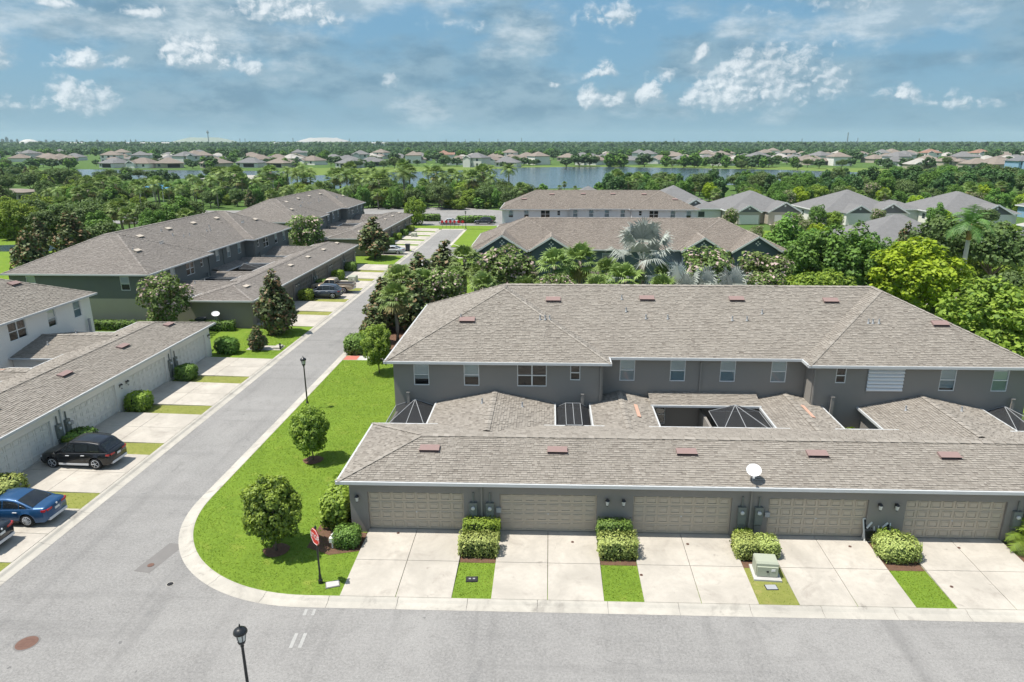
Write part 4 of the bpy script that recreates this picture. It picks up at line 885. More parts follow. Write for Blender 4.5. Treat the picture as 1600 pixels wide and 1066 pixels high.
# ---------------------------------------------------------------- vegetation
def leaf_quads(C, N, size, rng, long=1.5):
    """diamond-ish leaf faces at C with normals N"""
    n = len(C); N = N/np.maximum(np.linalg.norm(N,axis=1,keepdims=True),1e-6)
    r = rng.normal(size=(n,3)); T = r-(r*N).sum(1,keepdims=True)*N; T /= np.maximum(np.linalg.norm(T,axis=1,keepdims=True),1e-6); B = np.cross(N,T)
    s = size[:,None]; w = s*.5; l = s*.5*long
    fold = N*s*.12
    V_ = np.stack([C-T*l, C+B*w+fold, C+T*l, C-B*w+fold],1).reshape(-1,3)
    return V_, np.arange(n*4).reshape(-1,4)
def crown_mesh(name, seed, n, leaf, mat, rad=(1,1,1), lumps=26, lump_r=.38, shape='oval', shell=.55, zc=0.0, tone_top=.35, long=1.5):
    rng = np.random.default_rng(seed); rad = np.array(rad)
    L = []; cand = []
    while len(L) < lumps:
        p = rng.uniform(-1,1,3); d = np.linalg.norm(p)
        if d > 1 or d < shell*.75: continue
        if shape == 'cone':
            z = p[2]; k = (1-(z+1)/2)**.8*.98+.05; p = np.array([p[0]*k, p[1]*k, z]) if d else p
        elif shape == 'dome':
            if p[2] < -.35: p[2] = -.35*rng.random()
        elif shape == 'vase':
            k = .55+.45*(p[2]+1)/2; p = np.array([p[0]*k, p[1]*k, p[2]])
        cand.append(p)
        if len(cand) == 7:
            L.append(max(cand, key=lambda c: min([np.linalg.norm(c-o_) for o_ in L] or [9]))); cand = []
    L = np.array(L); lr = lump_r*rng.uniform(.65,1.25,lumps); ltone = rng.uniform(-.13,.13,lumps)
    if shape == 'cone': lr = lr*(.45+.75*(1-(L[:,2]+1)/2))
    per = np.maximum((lr**2)/(lr**2).sum()*n,4).astype(int)
    Cs, Ns, Ts = [], [], []
    for i in range(lumps):
        k = per[i]; d = rng.normal(size=(k,3)); d /= np.linalg.norm(d,axis=1,keepdims=True)
        rr = lr[i]*rng.uniform(.55,1.05,(k,1))**.6
        c = L[i]+d*rr; Cs.append(c); Ns.append(d*.55+np.array([0,0,.45])+rng.normal(size=(k,3))*.42+L[i]*.3)
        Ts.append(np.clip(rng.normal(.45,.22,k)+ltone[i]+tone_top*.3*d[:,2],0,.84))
    C = np.concatenate(Cs)*rad+np.array([0,0,zc]); N = np.concatenate(Ns); T_ = np.concatenate(Ts)
    V_, F_ = leaf_quads(C, N, leaf*rng.uniform(.6,1.35,len(C)), rng, long)
    return V_, F_, np.repeat(T_,4), L*rad+np.array([0,0,zc]), C
def leaves(name, mat, extra=0.0, seed=0, **kw):
    V_, F_, T_, L, C = crown_mesh(name, seed, mat=mat, **kw)
    if extra:
        rng = np.random.default_rng(seed+9); m = rng.random(len(T_)//4) < extra; T_ = T_.copy(); T_.reshape(-1,4)[m] = 1.0
    return npmesh(name, V_, F_, mat, T_), L
def trunk_mesh(L, base_r, fork_z, seed, top=None, mat='bark', nl=7, lean=.0):
    rng = random.Random(seed); m = MB()
    top = top if top is not None else fork_z
    pts = [(0,0,-.1),(lean*.3+rng.uniform(-.03,.03),0,fork_z*.5),(lean,rng.uniform(-.03,.03),fork_z)]
    m.tube(pts, [base_r*1.25, base_r*.95, base_r*.8], 8)
    for p in L[np.random.default_rng(seed).permutation(len(L))[:nl]]:
        a = Vector(pts[-1])-Vector((0,0,.05)); b = Vector(p); mid = (a+b)/2+Vector((0,0,-.06*(b-a).length))
        m.tube([a, mid, b], [base_r*.55, base_r*.35, base_r*.12], 5, cap=False)
    if top > fork_z: m.tube([pts[-1],(lean,0,(fork_z+top)/2),(lean,0,top)],[base_r*.8,base_r*.5,base_r*.1],6)
    m.mats = [mat]; m.m = [0]*len(m.f); return m.mesh('trunk', True)
PROTO = {}
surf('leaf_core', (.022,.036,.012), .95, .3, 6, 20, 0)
def proto(kind, crown, trunk): PROTO.setdefault(kind, []).append((crown, trunk))
def proto3(kind, crown, core, trunk): PROTO.setdefault(kind, []).append((crown, trunk, None, core))
def bcrown(kind, mat, seed, h, rad, clear, n, leaf, base_r, extra=0, **kw):
    """broadleaf: total height h, crown radii rad, clear trunk height"""
    zc = h-rad[2]*1.0; me, L = leaves('crown', mat, extra, seed, n=n, leaf=leaf, rad=rad, zc=zc, **kw)
    core = None
    if kind in ('ligustrum','magnolia'):
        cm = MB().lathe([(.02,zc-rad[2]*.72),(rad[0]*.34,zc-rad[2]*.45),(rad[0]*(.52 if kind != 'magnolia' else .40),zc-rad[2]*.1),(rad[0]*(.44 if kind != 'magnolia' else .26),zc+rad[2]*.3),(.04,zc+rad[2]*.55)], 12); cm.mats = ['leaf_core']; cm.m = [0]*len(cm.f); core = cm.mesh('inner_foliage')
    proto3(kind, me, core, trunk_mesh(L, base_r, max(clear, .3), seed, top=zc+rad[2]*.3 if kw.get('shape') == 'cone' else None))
for s in range(3): bcrown('oak', 'leaf_oak', 30+s, 8, (3.6,3.6,2.9), 1.8, 3600, .34, .22, lumps=44, lump_r=.30, shape='dome')
for s in range(3): bcrown('green', 'leaf_green', 40+s, 9, (3.0,3.0,4.1), 1.2, 6500, .27, .18, lumps=46, lump_r=.27)
bcrown('bright', 'leaf_bright', 50, 6, (3.0,3.0,2.9), .6, 9000, .23, .15, lumps=70, lump_r=.26)
bcrown('yellow', 'leaf_yellow', 52, 8, (3.3,3.3,3.4), 1.0, 8000, .25, .18, lumps=80, lump_r=.20, shell=.7)
for s in range(3): bcrown('magnolia', 'leaf_magnolia', 60+s, 7, (2.1,2.1,3.15), .9, 4200, .27, .13, extra=.22, lumps=64, lump_r=.24, shape='cone', shell=.2)
for s in range(2): bcrown('crape', 'leaf_crape', 70+s, 6, (2.4,2.4,2.5), 1.0, 4600, .21, .08, extra=.15, lumps=44, lump_r=.28, shape='vase')
for s in range(3): bcrown('pine', 'leaf_pine', 80+s, 9, (2.3,2.3,4.0), 1.0, 2000, .50, .15, lumps=34, lump_r=.30)
for s in range(3): bcrown('ligustrum', 'leaf_ligustrum', 90+s, 3.5, (1.3,1.3,1.40), .75, 12000, .095, .055, lumps=84, lump_r=.23, shell=.74, tone_top=.9)
for s in range(3): bcrown('small', 'leaf_far', 100+s, 7, (3.2,3.2,2.9), 1.0, 620, .85, .2, lumps=22, lump_r=.33, shape='dome')
for s in range(2): bcrown('smallgreen', 'leaf_green', 105+s, 7, (2.6,2.6,3.1), 1.0, 650, .75, .2, lumps=22, lump_r=.33)

def fan_palm(seed, h, nf, R0, mat, old, stem, pet=.75, blades=15, trunk_r=.17, spread=1.15, bwk=.055):
    rng = random.Random(seed); Vv, Ff, Tt = [], [], []; V2, F2, T2 = [], [], []
    top = Vector((0,0,h))
    for i in range(nf):
        dead = i < old; el = R(rng.uniform(-62,-25)) if dead else R(-30+112*((i-old)/(nf-old))**.8+rng.uniform(-8,8)); az = i*2.399+rng.uniform(-.25,.25)
        d = Vector((math.cos(az)*math.cos(el), math.sin(az)*math.cos(el), math.sin(el))); side = Vector((-math.sin(az), math.cos(az), 0)); up = side.cross(d)*-1
        if up.z < 0: up = -up
        pl = pet*R0*rng.uniform(.75,1.1); b0 = top+d*pl+Vector((0,0,-.10*pl)); tone = min(.84, max(0, rng.gauss(.45,.2)))
        VV, FF, TT = (V2, F2, T2) if dead else (Vv, Ff, Tt)
        def quad(a, b, c, e, t):
            k = len(VV); VV.extend([tuple(a), tuple(b), tuple(c), tuple(e)]); FF.append((k,k+1,k+2,k+3)); TT.extend([t]*4)
        w = .025; quad(top+side*w, top-side*w, b0-side*w*.7, b0+side*w*.7, tone*.7)
        Lr = R0*rng.uniform(.8,1.05)
        for j in range(blades):
            t = (j/(blades-1)-.5)*2; ang = t*spread*1.25; dir_ = (d*math.cos(ang)+side*math.sin(ang)+up*(.10-abs(t)*.16)).normalized()
            ll = Lr*(1-.28*abs(t)**2)*rng.uniform(.85,1.05); bw = bwk*R0
            cr = side*math.cos(ang)-d*math.sin(ang); m1 = b0+dir_*ll*.58; m2 = b0+dir_*ll+Vector((0,0,-ll*rng.uniform(.16,.42)))
            tt = min(.84, max(0, tone+rng.uniform(-.12,.12)))
            quad(b0-cr*.01, b0+cr*.01, m1+cr*bw+up*.02, m1-cr*bw+up*.02, tt); quad(m1-cr*bw+up*.02, m1+cr*bw+up*.02, m2+cr*.006, m2-cr*.006, tt)
    cr = npmesh('crown', Vv, Ff, mat, Tt)
    t = MB(); t.tube([(0,0,-.1),(.02,0,h*.3),(-.02,.02,h*.65),(0,0,h)], [trunk_r*1.35,trunk_r,trunk_r*.95,trunk_r*1.25], 10); t.mats = [stem]; t.m = [0]*len(t.f)
    dd = npmesh('dead_fronds', V2, F2, 'leaf_palm_old', T2) if V2 else None
    return cr, t.mesh('trunk', True), dd
def feather_palm(seed, h, nf, L0, mat, stem, trunk_r=.17, leaflets=20, shaft=None, up=75, dn=-25):
    rng = random.Random(seed); Vv, Ff, Tt = [], [], []
    top = Vector((0,0,h))
    for i in range(nf):
        el = R(dn+(up-dn)*(i/(nf-1))**.75); az = i*2.399+rng.uniform(-.2,.2); tone = min(.84,max(0,rng.gauss(.45,.2)))
        pts = [top]; d = Vector((math.cos(az)*math.cos(el), math.sin(az)*math.cos(el), math.sin(el))); n = 10; L = L0*rng.uniform(.85,1.1)
        for k in range(n):
            d = (d+Vector((0,0,-.16-.02*k))).normalized() if k else d; pts.append(pts[-1]+d*L/n)
        for k in range(n):
            a, b = pts[k], pts[k+1]; t = (b-a).normalized(); s = t.cross(Vector((0,0,1))).normalized(); u = s.cross(t)
            q = len(Vv); Vv += [tuple(a+s*.03),tuple(a-s*.03),tuple(b-s*.02),tuple(b+s*.02)]; Ff.append((q,q+1,q+2,q+3)); Tt += [tone*.6]*4
            if k == 0: continue
            for m in range(2):
                c = a+(b-a)*(m/2.0); ll = L*.30*math.sin(math.pi*min(1,(k+m/2+.6)/n*.9+.08))
                for sg in (-1,1):
                    e = c+(s*sg*.92+t*.38+u*rng.uniform(-.1,.25)).normalized()*ll+Vector((0,0,-.25*ll)); w = t*.055*L0/2.4
                    q = len(Vv); tt = min(.84,max(0,tone+rng.uniform(-.15,.15))); Vv += [tuple(c-w),tuple(c+w),tuple(e+w*.25),tuple(e-w*.25)]; Ff.append((q,q+1,q+2,q+3)); Tt += [tt]*4
    t = MB(); t.tube([(0,0,-.1),(0,0,h*.35),(0,0,h*.8),(0,0,h)], [trunk_r*1.2,trunk_r*1.1,trunk_r*.9,trunk_r*.85], 10); t.mats = [stem]; t.m = [0]*len(t.f)
    sm = None
    if shaft: sm = MB().tube([(0,0,h*.80),(0,0,h*.86),(0,0,h*1.02)], [trunk_r*1.05,trunk_r*1.15,trunk_r*.5], 10, 'crownshaft').mesh('crownshaft', True)
    return npmesh('crown', Vv, Ff, mat, Tt), t.mesh('trunk', True), sm
for s in range(3): PROTO.setdefault('sabal', []).append(fan_palm(200+s, 4.6, 34, 1.25, 'leaf_palm', 6, 'palm_trunk'))
PROTO['bismarck'] = [fan_palm(210, 4.6, 30, 1.75, 'leaf_silver', 4, 'palm_trunk', 1.15, 24, .26, 1.3, .032)]
PROTO['lowsilver'] = [fan_palm(211, 1.6, 20, 1.4, 'leaf_silver', 0, 'palm_trunk', 1.0, 20, .18, 1.2, .032)]
PROTO['royal'] = [feather_palm(220, 9.0, 15, 3.6, 'leaf_royal', 'royal_trunk', .26, shaft=True, up=80, dn=-15)]
for s in range(2): PROTO.setdefault('queen', []).append(feather_palm(225+s, 6.5, 17, 2.9, 'leaf_palm', 'palm_trunk', .16))
PROTO['fern'] = [feather_palm(230, .35, 26, 1.5, 'leaf_bright', 'palm_trunk', .12, up=82, dn=8)]
HEIGHT = dict(oak=8, green=9, bright=6, yellow=8, magnolia=7, crape=6, pine=9, ligustrum=3.5, small=7, smallgreen=7, sabal=6.0, bismarck=7.1, lowsilver=3.2, royal=12, queen=8.3, fern=1.5)
NAME = dict(oak='oak_tree', green='broadleaf_tree', bright='broadleaf_tree', yellow='broadleaf_tree', magnolia='magnolia_tree', crape='crape_myrtle', pine='pine_tree', ligustrum='clipped_tree', small='far_tree', smallgreen='far_tree',
            sabal='fan_palm', bismarck='silver_palm', lowsilver='silver_palm', royal='royal_palm', queen='feather_palm', fern='young_palm')
CNT = {}
def plant(kind, x, y, h, label, wide=1.0, group=None, z=.08, rz=None, cat=None, name=None):
    k = CNT.get(kind, 0); CNT[kind] = k+1; ps = PROTO[kind]; p = ps[k % len(ps)]; s = h/HEIGHT[kind]
    rz = (k*2.399+x) % 6.28 if rz is None else rz
    o = empty(name or NAME[kind], (x, y, z), rz, label, cat or ('palm tree' if 'palm' in NAME[kind] else 'tree'), group); o.scale = (s*wide, s*wide, s)
    link('crown', p[0], o); link('trunk', p[1], o)
    if len(p) > 2 and p[2] is not None: link('dead_fronds' if kind != 'royal' else 'crownshaft', p[2], o)
    if len(p) > 3 and p[3] is not None: link('inner_foliage', p[3], o)
    return o
G1 = 'trees between the grey row and the palms'
for a in [('ligustrum',-14.8,38.75,3.5,'round clipped tree in the middle of the corner lawn',.82),('ligustrum',-13.3,28.9,3.9,'largest round clipped tree on the corner lawn, beside the stop sign',.88),('ligustrum',-14.7,55.6,4.3,'round clipped tree by the footpath at the end of the grey row',.76)]:
    plant(a[0], a[1], a[2], a[3], a[4], a[5], 'clipped trees on the corner lawn')
for a in [('magnolia',-28.4,67.8,7.0,'dark cone-shaped magnolia on the lawn between cream and dark rows',1.05),('magnolia',-28.0,62.0,2.6,'small bronze magnolia bush on the lawn past the cream row',1.35),('crape',-38.9,66.3,6.4,'crape myrtle with pale pink blossom behind the cream garages',1.05),('crape',-41.4,115.2,7.1,'crape myrtle in blossom between the two dark townhouse rows',1.2),
          ('magnolia',-29.9,115.3,7.3,'tall dark magnolia between the two dark townhouse rows',1.5),('magnolia',-74.5,95,8.0,'dark magnolia at the far end of the dark row roof',1.2),('magnolia',-78.4,110,8.8,'broad dark magnolia by the pond',1.35),('magnolia',-90,118,6.6,'dark magnolia on the meadow beyond the pond',1.2),
          ('bright',-32.5,165,6.2,'bright green round tree at the end of the furthest garage row',.75),
          ('magnolia',-17.6,75,6.2,'magnolia nearest the side street across from the parked pickup',1.5),('magnolia',-15.6,80,7.0,'bronze-leaved magnolia in the thicket by the side street',1.4),('magnolia',-13.2,85,7.6,'taller bronze magnolia at the back of the thicket',1.3),('magnolia',-14.0,69.5,6.2,'magnolia behind the two roadside fan palms',1.4),('magnolia',-17.4,69.5,6.0,'magnolia at the kerb beside the roadside fan palms',1.35),('magnolia',-17.4,64.6,3.8,'lowest magnolia at the kerb past the footpath',1.5),('sabal',-16.2,72.0,6.6,'fan palm between the kerbside magnolias',1.1),('crape',-11.6,72.5,6.0,'leafy crape myrtle behind the left hip of the grey roof',1.1),
          ('sabal',-15.2,65.4,5.9,'fan palm nearest the corner of the grey roof',1.05),('sabal',-13.6,72.5,6.0,'bright fan palm in the thicket beside the grey roof',1.05),('sabal',-10.9,77,5.6,'fan palm left of the slate-blue gable',1.1),('sabal',-10.6,84,6.8,'tallest fan palm of the thicket by the side street',1.1),('sabal',-8.5,80.5,5.4,'fan palm against the corner of the slate-blue row',1.0),
          ('crape',-5.1,77.5,7.4,'crape myrtle with pale blossom before the first slate-blue gable',1.25),('sabal',.5,75.5,7.9,'fan palm before the second slate-blue gable, left of a pair',1.0),('sabal',3.5,78.5,7.9,'fan palm before the second slate-blue gable, right of a pair',1.0),('sabal',6.3,75,6.9,'fan palm beside the big silver palm',1.0),
          ('bismarck',9.75,71.5,11.2,'big silver-blue fan palm in front of the slate-blue row',.82),('sabal',7.6,69,7.4,'low yellowish fan palm at the foot of the silver palm',1.1),('crape',17.6,76,7.9,'crape myrtle with pink blossom before the third gable',1.15),('crape',23.3,74,7.5,'crape myrtle with pink blossom before the fourth gable',1.15),
          ('lowsilver',13.1,67,6.9,'low silver palm between the tall silver palm and crape myrtle',.6),('lowsilver',18.0,66.5,6.9,'low silver palm under the crape myrtle, before the third gable',.6),('lowsilver',15.6,68,6.6,'low silver palm, middle of three before the third gable',.6),('sabal',12.3,72,6.8,'small fan palm right of the silver palm',.9),
          ('green',32.2,92,9.2,'tall green tree at the end of the slate-blue row',1.15),('green',31.6,83,9.0,'leafy green tree right behind the grey roof ridge',.95),('green',35.2,81.5,9.8,'big bright-leaved green tree beside the yellow tree',1.1),('yellow',41.0,77,8.6,'round yellow-green tree, brightest in the picture',1.32),('green',45.0,92,6.4,'olive green tree behind the yellow tree',1.0),
          ('magnolia',52.6,103,8.2,'dark bronze magnolia before the grey hip roof',.95),('oak',54.5,97,9.3,'dark oak left of the royal palm',.95),('oak',59.5,93,8.6,'dark oak right of the royal palm',1.05),('royal',52.4,87.5,12.4,'royal palm with orange crownshaft and arching fronds',1.0),
          ('bright',39.6,60.5,7.2,'broad bright green tree at the end of the grey row',1.15),('bright',47.5,80,5.0,'yellow-green bushy tree below the royal palm',1.1),('oak',48.5,72,6.2,'olive tree behind the broad bright tree',.9),('green',34.5,97,7.6,'green tree between the blue gable and the grey houses',1.2),('green',39.5,88,8.0,'leafy green tree behind the bright-leaved tree',1.15)]:
    plant(a[0], a[1], a[2], a[3], a[4], a[5], G1)
# shrubs and hedges
def hedge_mesh(seed, dims, n, leaf, mat, round_=.0, jitter=.05):
    """leafy box: dims = full sizes, base at z=0; round_ 0 box .. 1 ball"""
    rng = np.random.default_rng(seed); d = np.array(dims)/2
    p = rng.uniform(-1,1,(n*2,3)); ax = rng.integers(0,3,n*2); sg = np.where(rng.random(n*2) < .5,-1,1.)
    p[np.arange(n*2),ax] = sg; keep = ~((ax == 2) & (sg < 0)); p = p[keep][:n]
    q = p/np.linalg.norm(p,axis=1,keepdims=True)*np.where(True,1.12,1); p = p*(1-round_)+q*round_; N = q+rng.normal(size=p.shape)*.45+np.array([0,0,.35])
    lump = np.sin(p[:,0]*5+seed)*np.cos(p[:,1]*4+seed*2)*np.sin(p[:,2]*3+1)*.06
    k = (rng.uniform(.84,1.04,len(p))+lump*1.1+np.where(rng.random(len(p)) < .06, rng.uniform(0,.08,len(p)), 0))[:,None]
    C = p*d*k+rng.normal(size=p.shape)*jitter*.4+np.array([0,0,d[2]])
    V_, F_ = leaf_quads(C, N, leaf*rng.uniform(.6,1.4,len(C)), rng, 1.5)
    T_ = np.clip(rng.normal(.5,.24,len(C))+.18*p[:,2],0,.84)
    me = npmesh('foliage', V_, F_, mat, np.repeat(T_,4))
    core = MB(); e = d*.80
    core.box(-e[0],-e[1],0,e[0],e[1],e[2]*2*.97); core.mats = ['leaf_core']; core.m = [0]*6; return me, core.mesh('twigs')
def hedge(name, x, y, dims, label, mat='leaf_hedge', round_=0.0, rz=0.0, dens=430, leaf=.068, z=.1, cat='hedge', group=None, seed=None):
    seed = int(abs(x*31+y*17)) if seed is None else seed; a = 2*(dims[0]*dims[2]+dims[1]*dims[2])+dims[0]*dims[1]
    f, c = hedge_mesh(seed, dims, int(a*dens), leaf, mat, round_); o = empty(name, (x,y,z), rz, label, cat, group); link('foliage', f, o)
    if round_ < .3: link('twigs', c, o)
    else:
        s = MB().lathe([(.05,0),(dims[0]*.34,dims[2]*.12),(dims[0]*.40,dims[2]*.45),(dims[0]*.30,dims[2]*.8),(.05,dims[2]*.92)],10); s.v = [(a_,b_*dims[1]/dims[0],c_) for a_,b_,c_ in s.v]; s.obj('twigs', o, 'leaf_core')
    return o
gh = 'hedges between the garage driveways'
X_ = lambda i: -10.04+U*i
hedge('box_hedge', X_(1)+.0, 29.0, (1.85,.95,.98), 'front box hedge left of the second garage, square and clipped', group=gh); hedge('box_hedge', X_(1)+.03, 30.15, (1.75,.75,1.15), 'golden-green rear hedge tight against the first meter wall', 'leaf_bright', group=gh)
hedge('box_hedge', X_(2)+.02, 29.1, (1.80,1.15,1.0), 'square box hedge between second and third garage', group=gh); hedge('box_hedge', X_(2)-.05, 30.2, (1.65,.7,1.2), 'uneven rear hedge behind the second square box hedge', 'leaf_hedge_dark', .1, group=gh)
hedge('round_hedge', X_(3)-.55, 29.3, (1.05,1.25,1.0), 'left ball hedge behind the green transformer', round_=.35, group=gh); hedge('round_hedge', X_(3)+.55, 29.3, (.95,1.15,.95), 'right ball hedge behind the green transformer', round_=.35, group=gh)
hedge('flower_shrub', X_(3)-.35, 30.35, (.9,.5,.75), 'small loose flowering shrub under the meters', 'leaf_bright', .3, dens=140, cat='shrub')
hedge('round_hedge', X_(4)+.05, 29.35, (1.95,1.45,1.05), 'big rounded hedge mound before the two folding chairs', round_=.55, group=gh); hedge('shrub', X_(4)+.05, 30.25, (1.1,.6,.95), 'yellow-green tips of shrub behind the rounded hedge', 'leaf_bright', .4, dens=160, cat='shrub')
hedge('round_hedge', X_(5)+.35, 29.4, (1.5,1.4,.95), 'rounded hedge beside the feather palm at the picture edge', round_=.5, group=gh)
plant('fern', X_(5)+.15, 30.2, 1.6, 'young feather palm with arching fronds by the fifth garage', 1.0, None)
hedge('hedge', -11.05, 32.4, (1.35,3.4,1.75), 'tall leafy hedge along the end wall of the grey garages', 'leaf_ligustrum', .25, dens=150, leaf=.12); hedge('shrub', -9.95, 29.55, (1.25,1.1,.95), 'small dark green shrub at the grey garage corner', 'leaf_hedge_dark', .5, cat='shrub'); hedge('shrub', -10.5, 35.4, (.9,1.6,1.6), 'dark shrub behind the tall hedge at the grey end wall', 'leaf_ligustrum', .4, dens=130, leaf=.12, cat='shrub')
gs = 'shrubs between the cream garages'
for x, y, d, lb, mt in ((-30.55,53.5,(1.5,1.5,1.25),'round glossy shrub between the last two cream garages','leaf_hedge_dark'),(-30.6,46.75,(1.6,1.6,1.35),'round dark shrub between the middle cream garages','leaf_ligustrum'),(-30.75,40.3,(1.5,1.9,1.1),'shrub behind the black car, dark with yellow tips','leaf_hedge_dark'),(-30.6,39.6,(1.1,1.0,1.0),'yellow-green shrub tight behind the black car','leaf_bright'),(-30.3,33.3,(1.7,1.8,1.35),'speckled shrub between black and blue cars','leaf_hedge'),
                       (-30.3,60.9,(1.7,1.4,1.45),'round shrub at the far corner of the cream garages','leaf_green'),(-31.2,61.6,(1.2,1.6,1.3),'dark shrub against the far end wall of the cream row','leaf_hedge_dark'),(-33.2,61.4,(1.2,1.2,1.1),'low dark shrub at the rear of the cream end wall','leaf_hedge_dark')):
    hedge('round_shrub', x, y, d, lb, mt, .55, dens=180, leaf=.11, cat='shrub', group=gs)
hedge('hedge', -46.5, 68.8, (7.5,.9,1.0), 'long low clipped hedge under the green-grey end wall', 'leaf_hedge_dark', dens=110, leaf=.12); hedge('hedge', -35.8, 68.9, (4.6,.9,1.05), 'clipped hedge under the satellite dish of the dark row', 'leaf_hedge_dark', dens=110, leaf=.12)
for i in range(1,6):
    hedge('round_shrub', -30.7, 69.9+U*i, (1.6,1.8,1.4), ('shrub beside the grey crossover car','shrub by the tan pickup cab','shrub past the tan pickup','shrub near the end of the dark row','last shrub of the dark row')[[0,1,2,3,4][i-1]], ('leaf_bright','leaf_hedge_dark')[i%2], .5, dens=90, leaf=.14, cat='shrub', group='shrubs between the dark garages')
    hedge('round_shrub', -31.0, 118.0+U*i, (1.6,1.8,1.4), 'low shrub between garages of the furthest row', ('leaf_hedge_dark','leaf_bright')[i%2], .5, dens=50, leaf=.2, cat='shrub', group='shrubs between the furthest garages')
rng = random.Random(4)
for k, (x, y, mt, lb) in enumerate(((-18.2,61.6,'leaf_hedge_dark','low dark shrub at the kerb behind the footpath'),(-17.3,63.3,'leaf_ligustrum','dark shrub in front of the roadside fan palm'),(-16.5,61.5,'leaf_green','green shrub beside the footpath and clipped tree'),(-12.5,62,'leaf_hedge_dark','dark shrub against the rear corner of the grey row'),(-12.5,66,'leaf_bright','bright shrub behind the grey roof hip'),(-9.5,70,'leaf_bright','yellow-green shrub left of the palms'),(-7,73,'leaf_green','green shrub under the first crape myrtle'))):
    hedge('round_shrub', x, y, (2.2,2.2,1.7), lb, mt, .5, dens=100, leaf=.15, cat='shrub', group='shrubs under the thicket')
for k, (kd, x, y, h, lb) in enumerate((('sabal',-2.5,66,6.6,'fan palm crown peeping over the grey ridge at its left end'),('crape',.8,67,6.5,'leafy crown just over the grey ridge, left of the paired fan palms'),('sabal',4.6,66,6.7,'yellowish fan palm crown just over the grey ridge'),('sabal',11.0,66,6.7,'fan palm crown at the grey ridge right of the silver palm'),('crape',21.0,67,6.7,'leafy crown over the grey ridge between the third and fourth gables'),('bright',25.4,67,6.6,'light green crown over the grey ridge before the fourth gable'),('bright',28.6,70,6.4,'light green crown at the right end of the slate-blue row'),('sabal',-6.8,69,6.3,'fan palm crown behind the left hip of the grey roof'))):
    plant(kd, x, y, h, lb, 1.0, 'plants along the back of the grey row')
hedge('shrub', X_(4)+1.6, 39.0, (1.6,2.0,2.3), 'bright leafy plant inside the small courtyard', 'leaf_bright', .4, dens=110, leaf=.15, cat='plant')
hedge('hedge', -18.4,170,(9,2.2,1.6),'long dark hedge in the parking lot island','leaf_hedge_dark',.1,dens=22,leaf=.3); hedge('hedge',-30,174,(4,2.5,1.6),'short dark hedge left of the parking lot entry','leaf_hedge_dark',.1,dens=22,leaf=.3)
# ---------------------------------------------------------------- vehicles
def wheel(parent, x, y, r, side, spokes=10, w=.22):
    e = link('wheel', MB().tube([(0,-w/2,0),(0,-w*.42,0),(0,w*.42,0),(0,w/2,0)],[r*.90,r,r,r*.90],28,'tyre').mesh('tyre', True), parent, (x,y,r))
    m = MB(); s = side; yo = s*w*.44
    m.tube([(0,s*w*.15,0),(0,s*w*.5,0),(0,s*w*.53,0)],[r*.70,r*.70,r*.66],24,'rim'); m.tube([(0,s*w*.531,0),(0,s*w*.534,0)],[r*.61,r*.60],24,'dark')
    for k in range(spokes):
        a = 2*math.pi*k/spokes; da = .11*(5/spokes)**.3
        m.bar((math.cos(a)*r*.10,s*w*.55,math.sin(a)*r*.10),(math.cos(a)*r*.64,s*w*.55,math.sin(a)*r*.64),.05 if spokes > 6 else .085,.02,'rim')
    m.tube([(0,s*w*.54,0),(0,s*w*.58,0)],[r*.16,r*.13],12,'rim'); m.obj('rim', e)
    return e
def ip(x, pts):
    """smooth-ish interpolation through control points"""
    xs = [p[0] for p in pts]; ys = [p[1] for p in pts]
    t = np.interp(x, xs, ys); return t
def smooth1(a, n=2):
    a = np.asarray(a, float)
    for _ in range(n):
        b = a.copy(); b[1:-1] = .25*a[:-2]+.5*a[1:-1]+.25*a[2:]; a = b
    return a
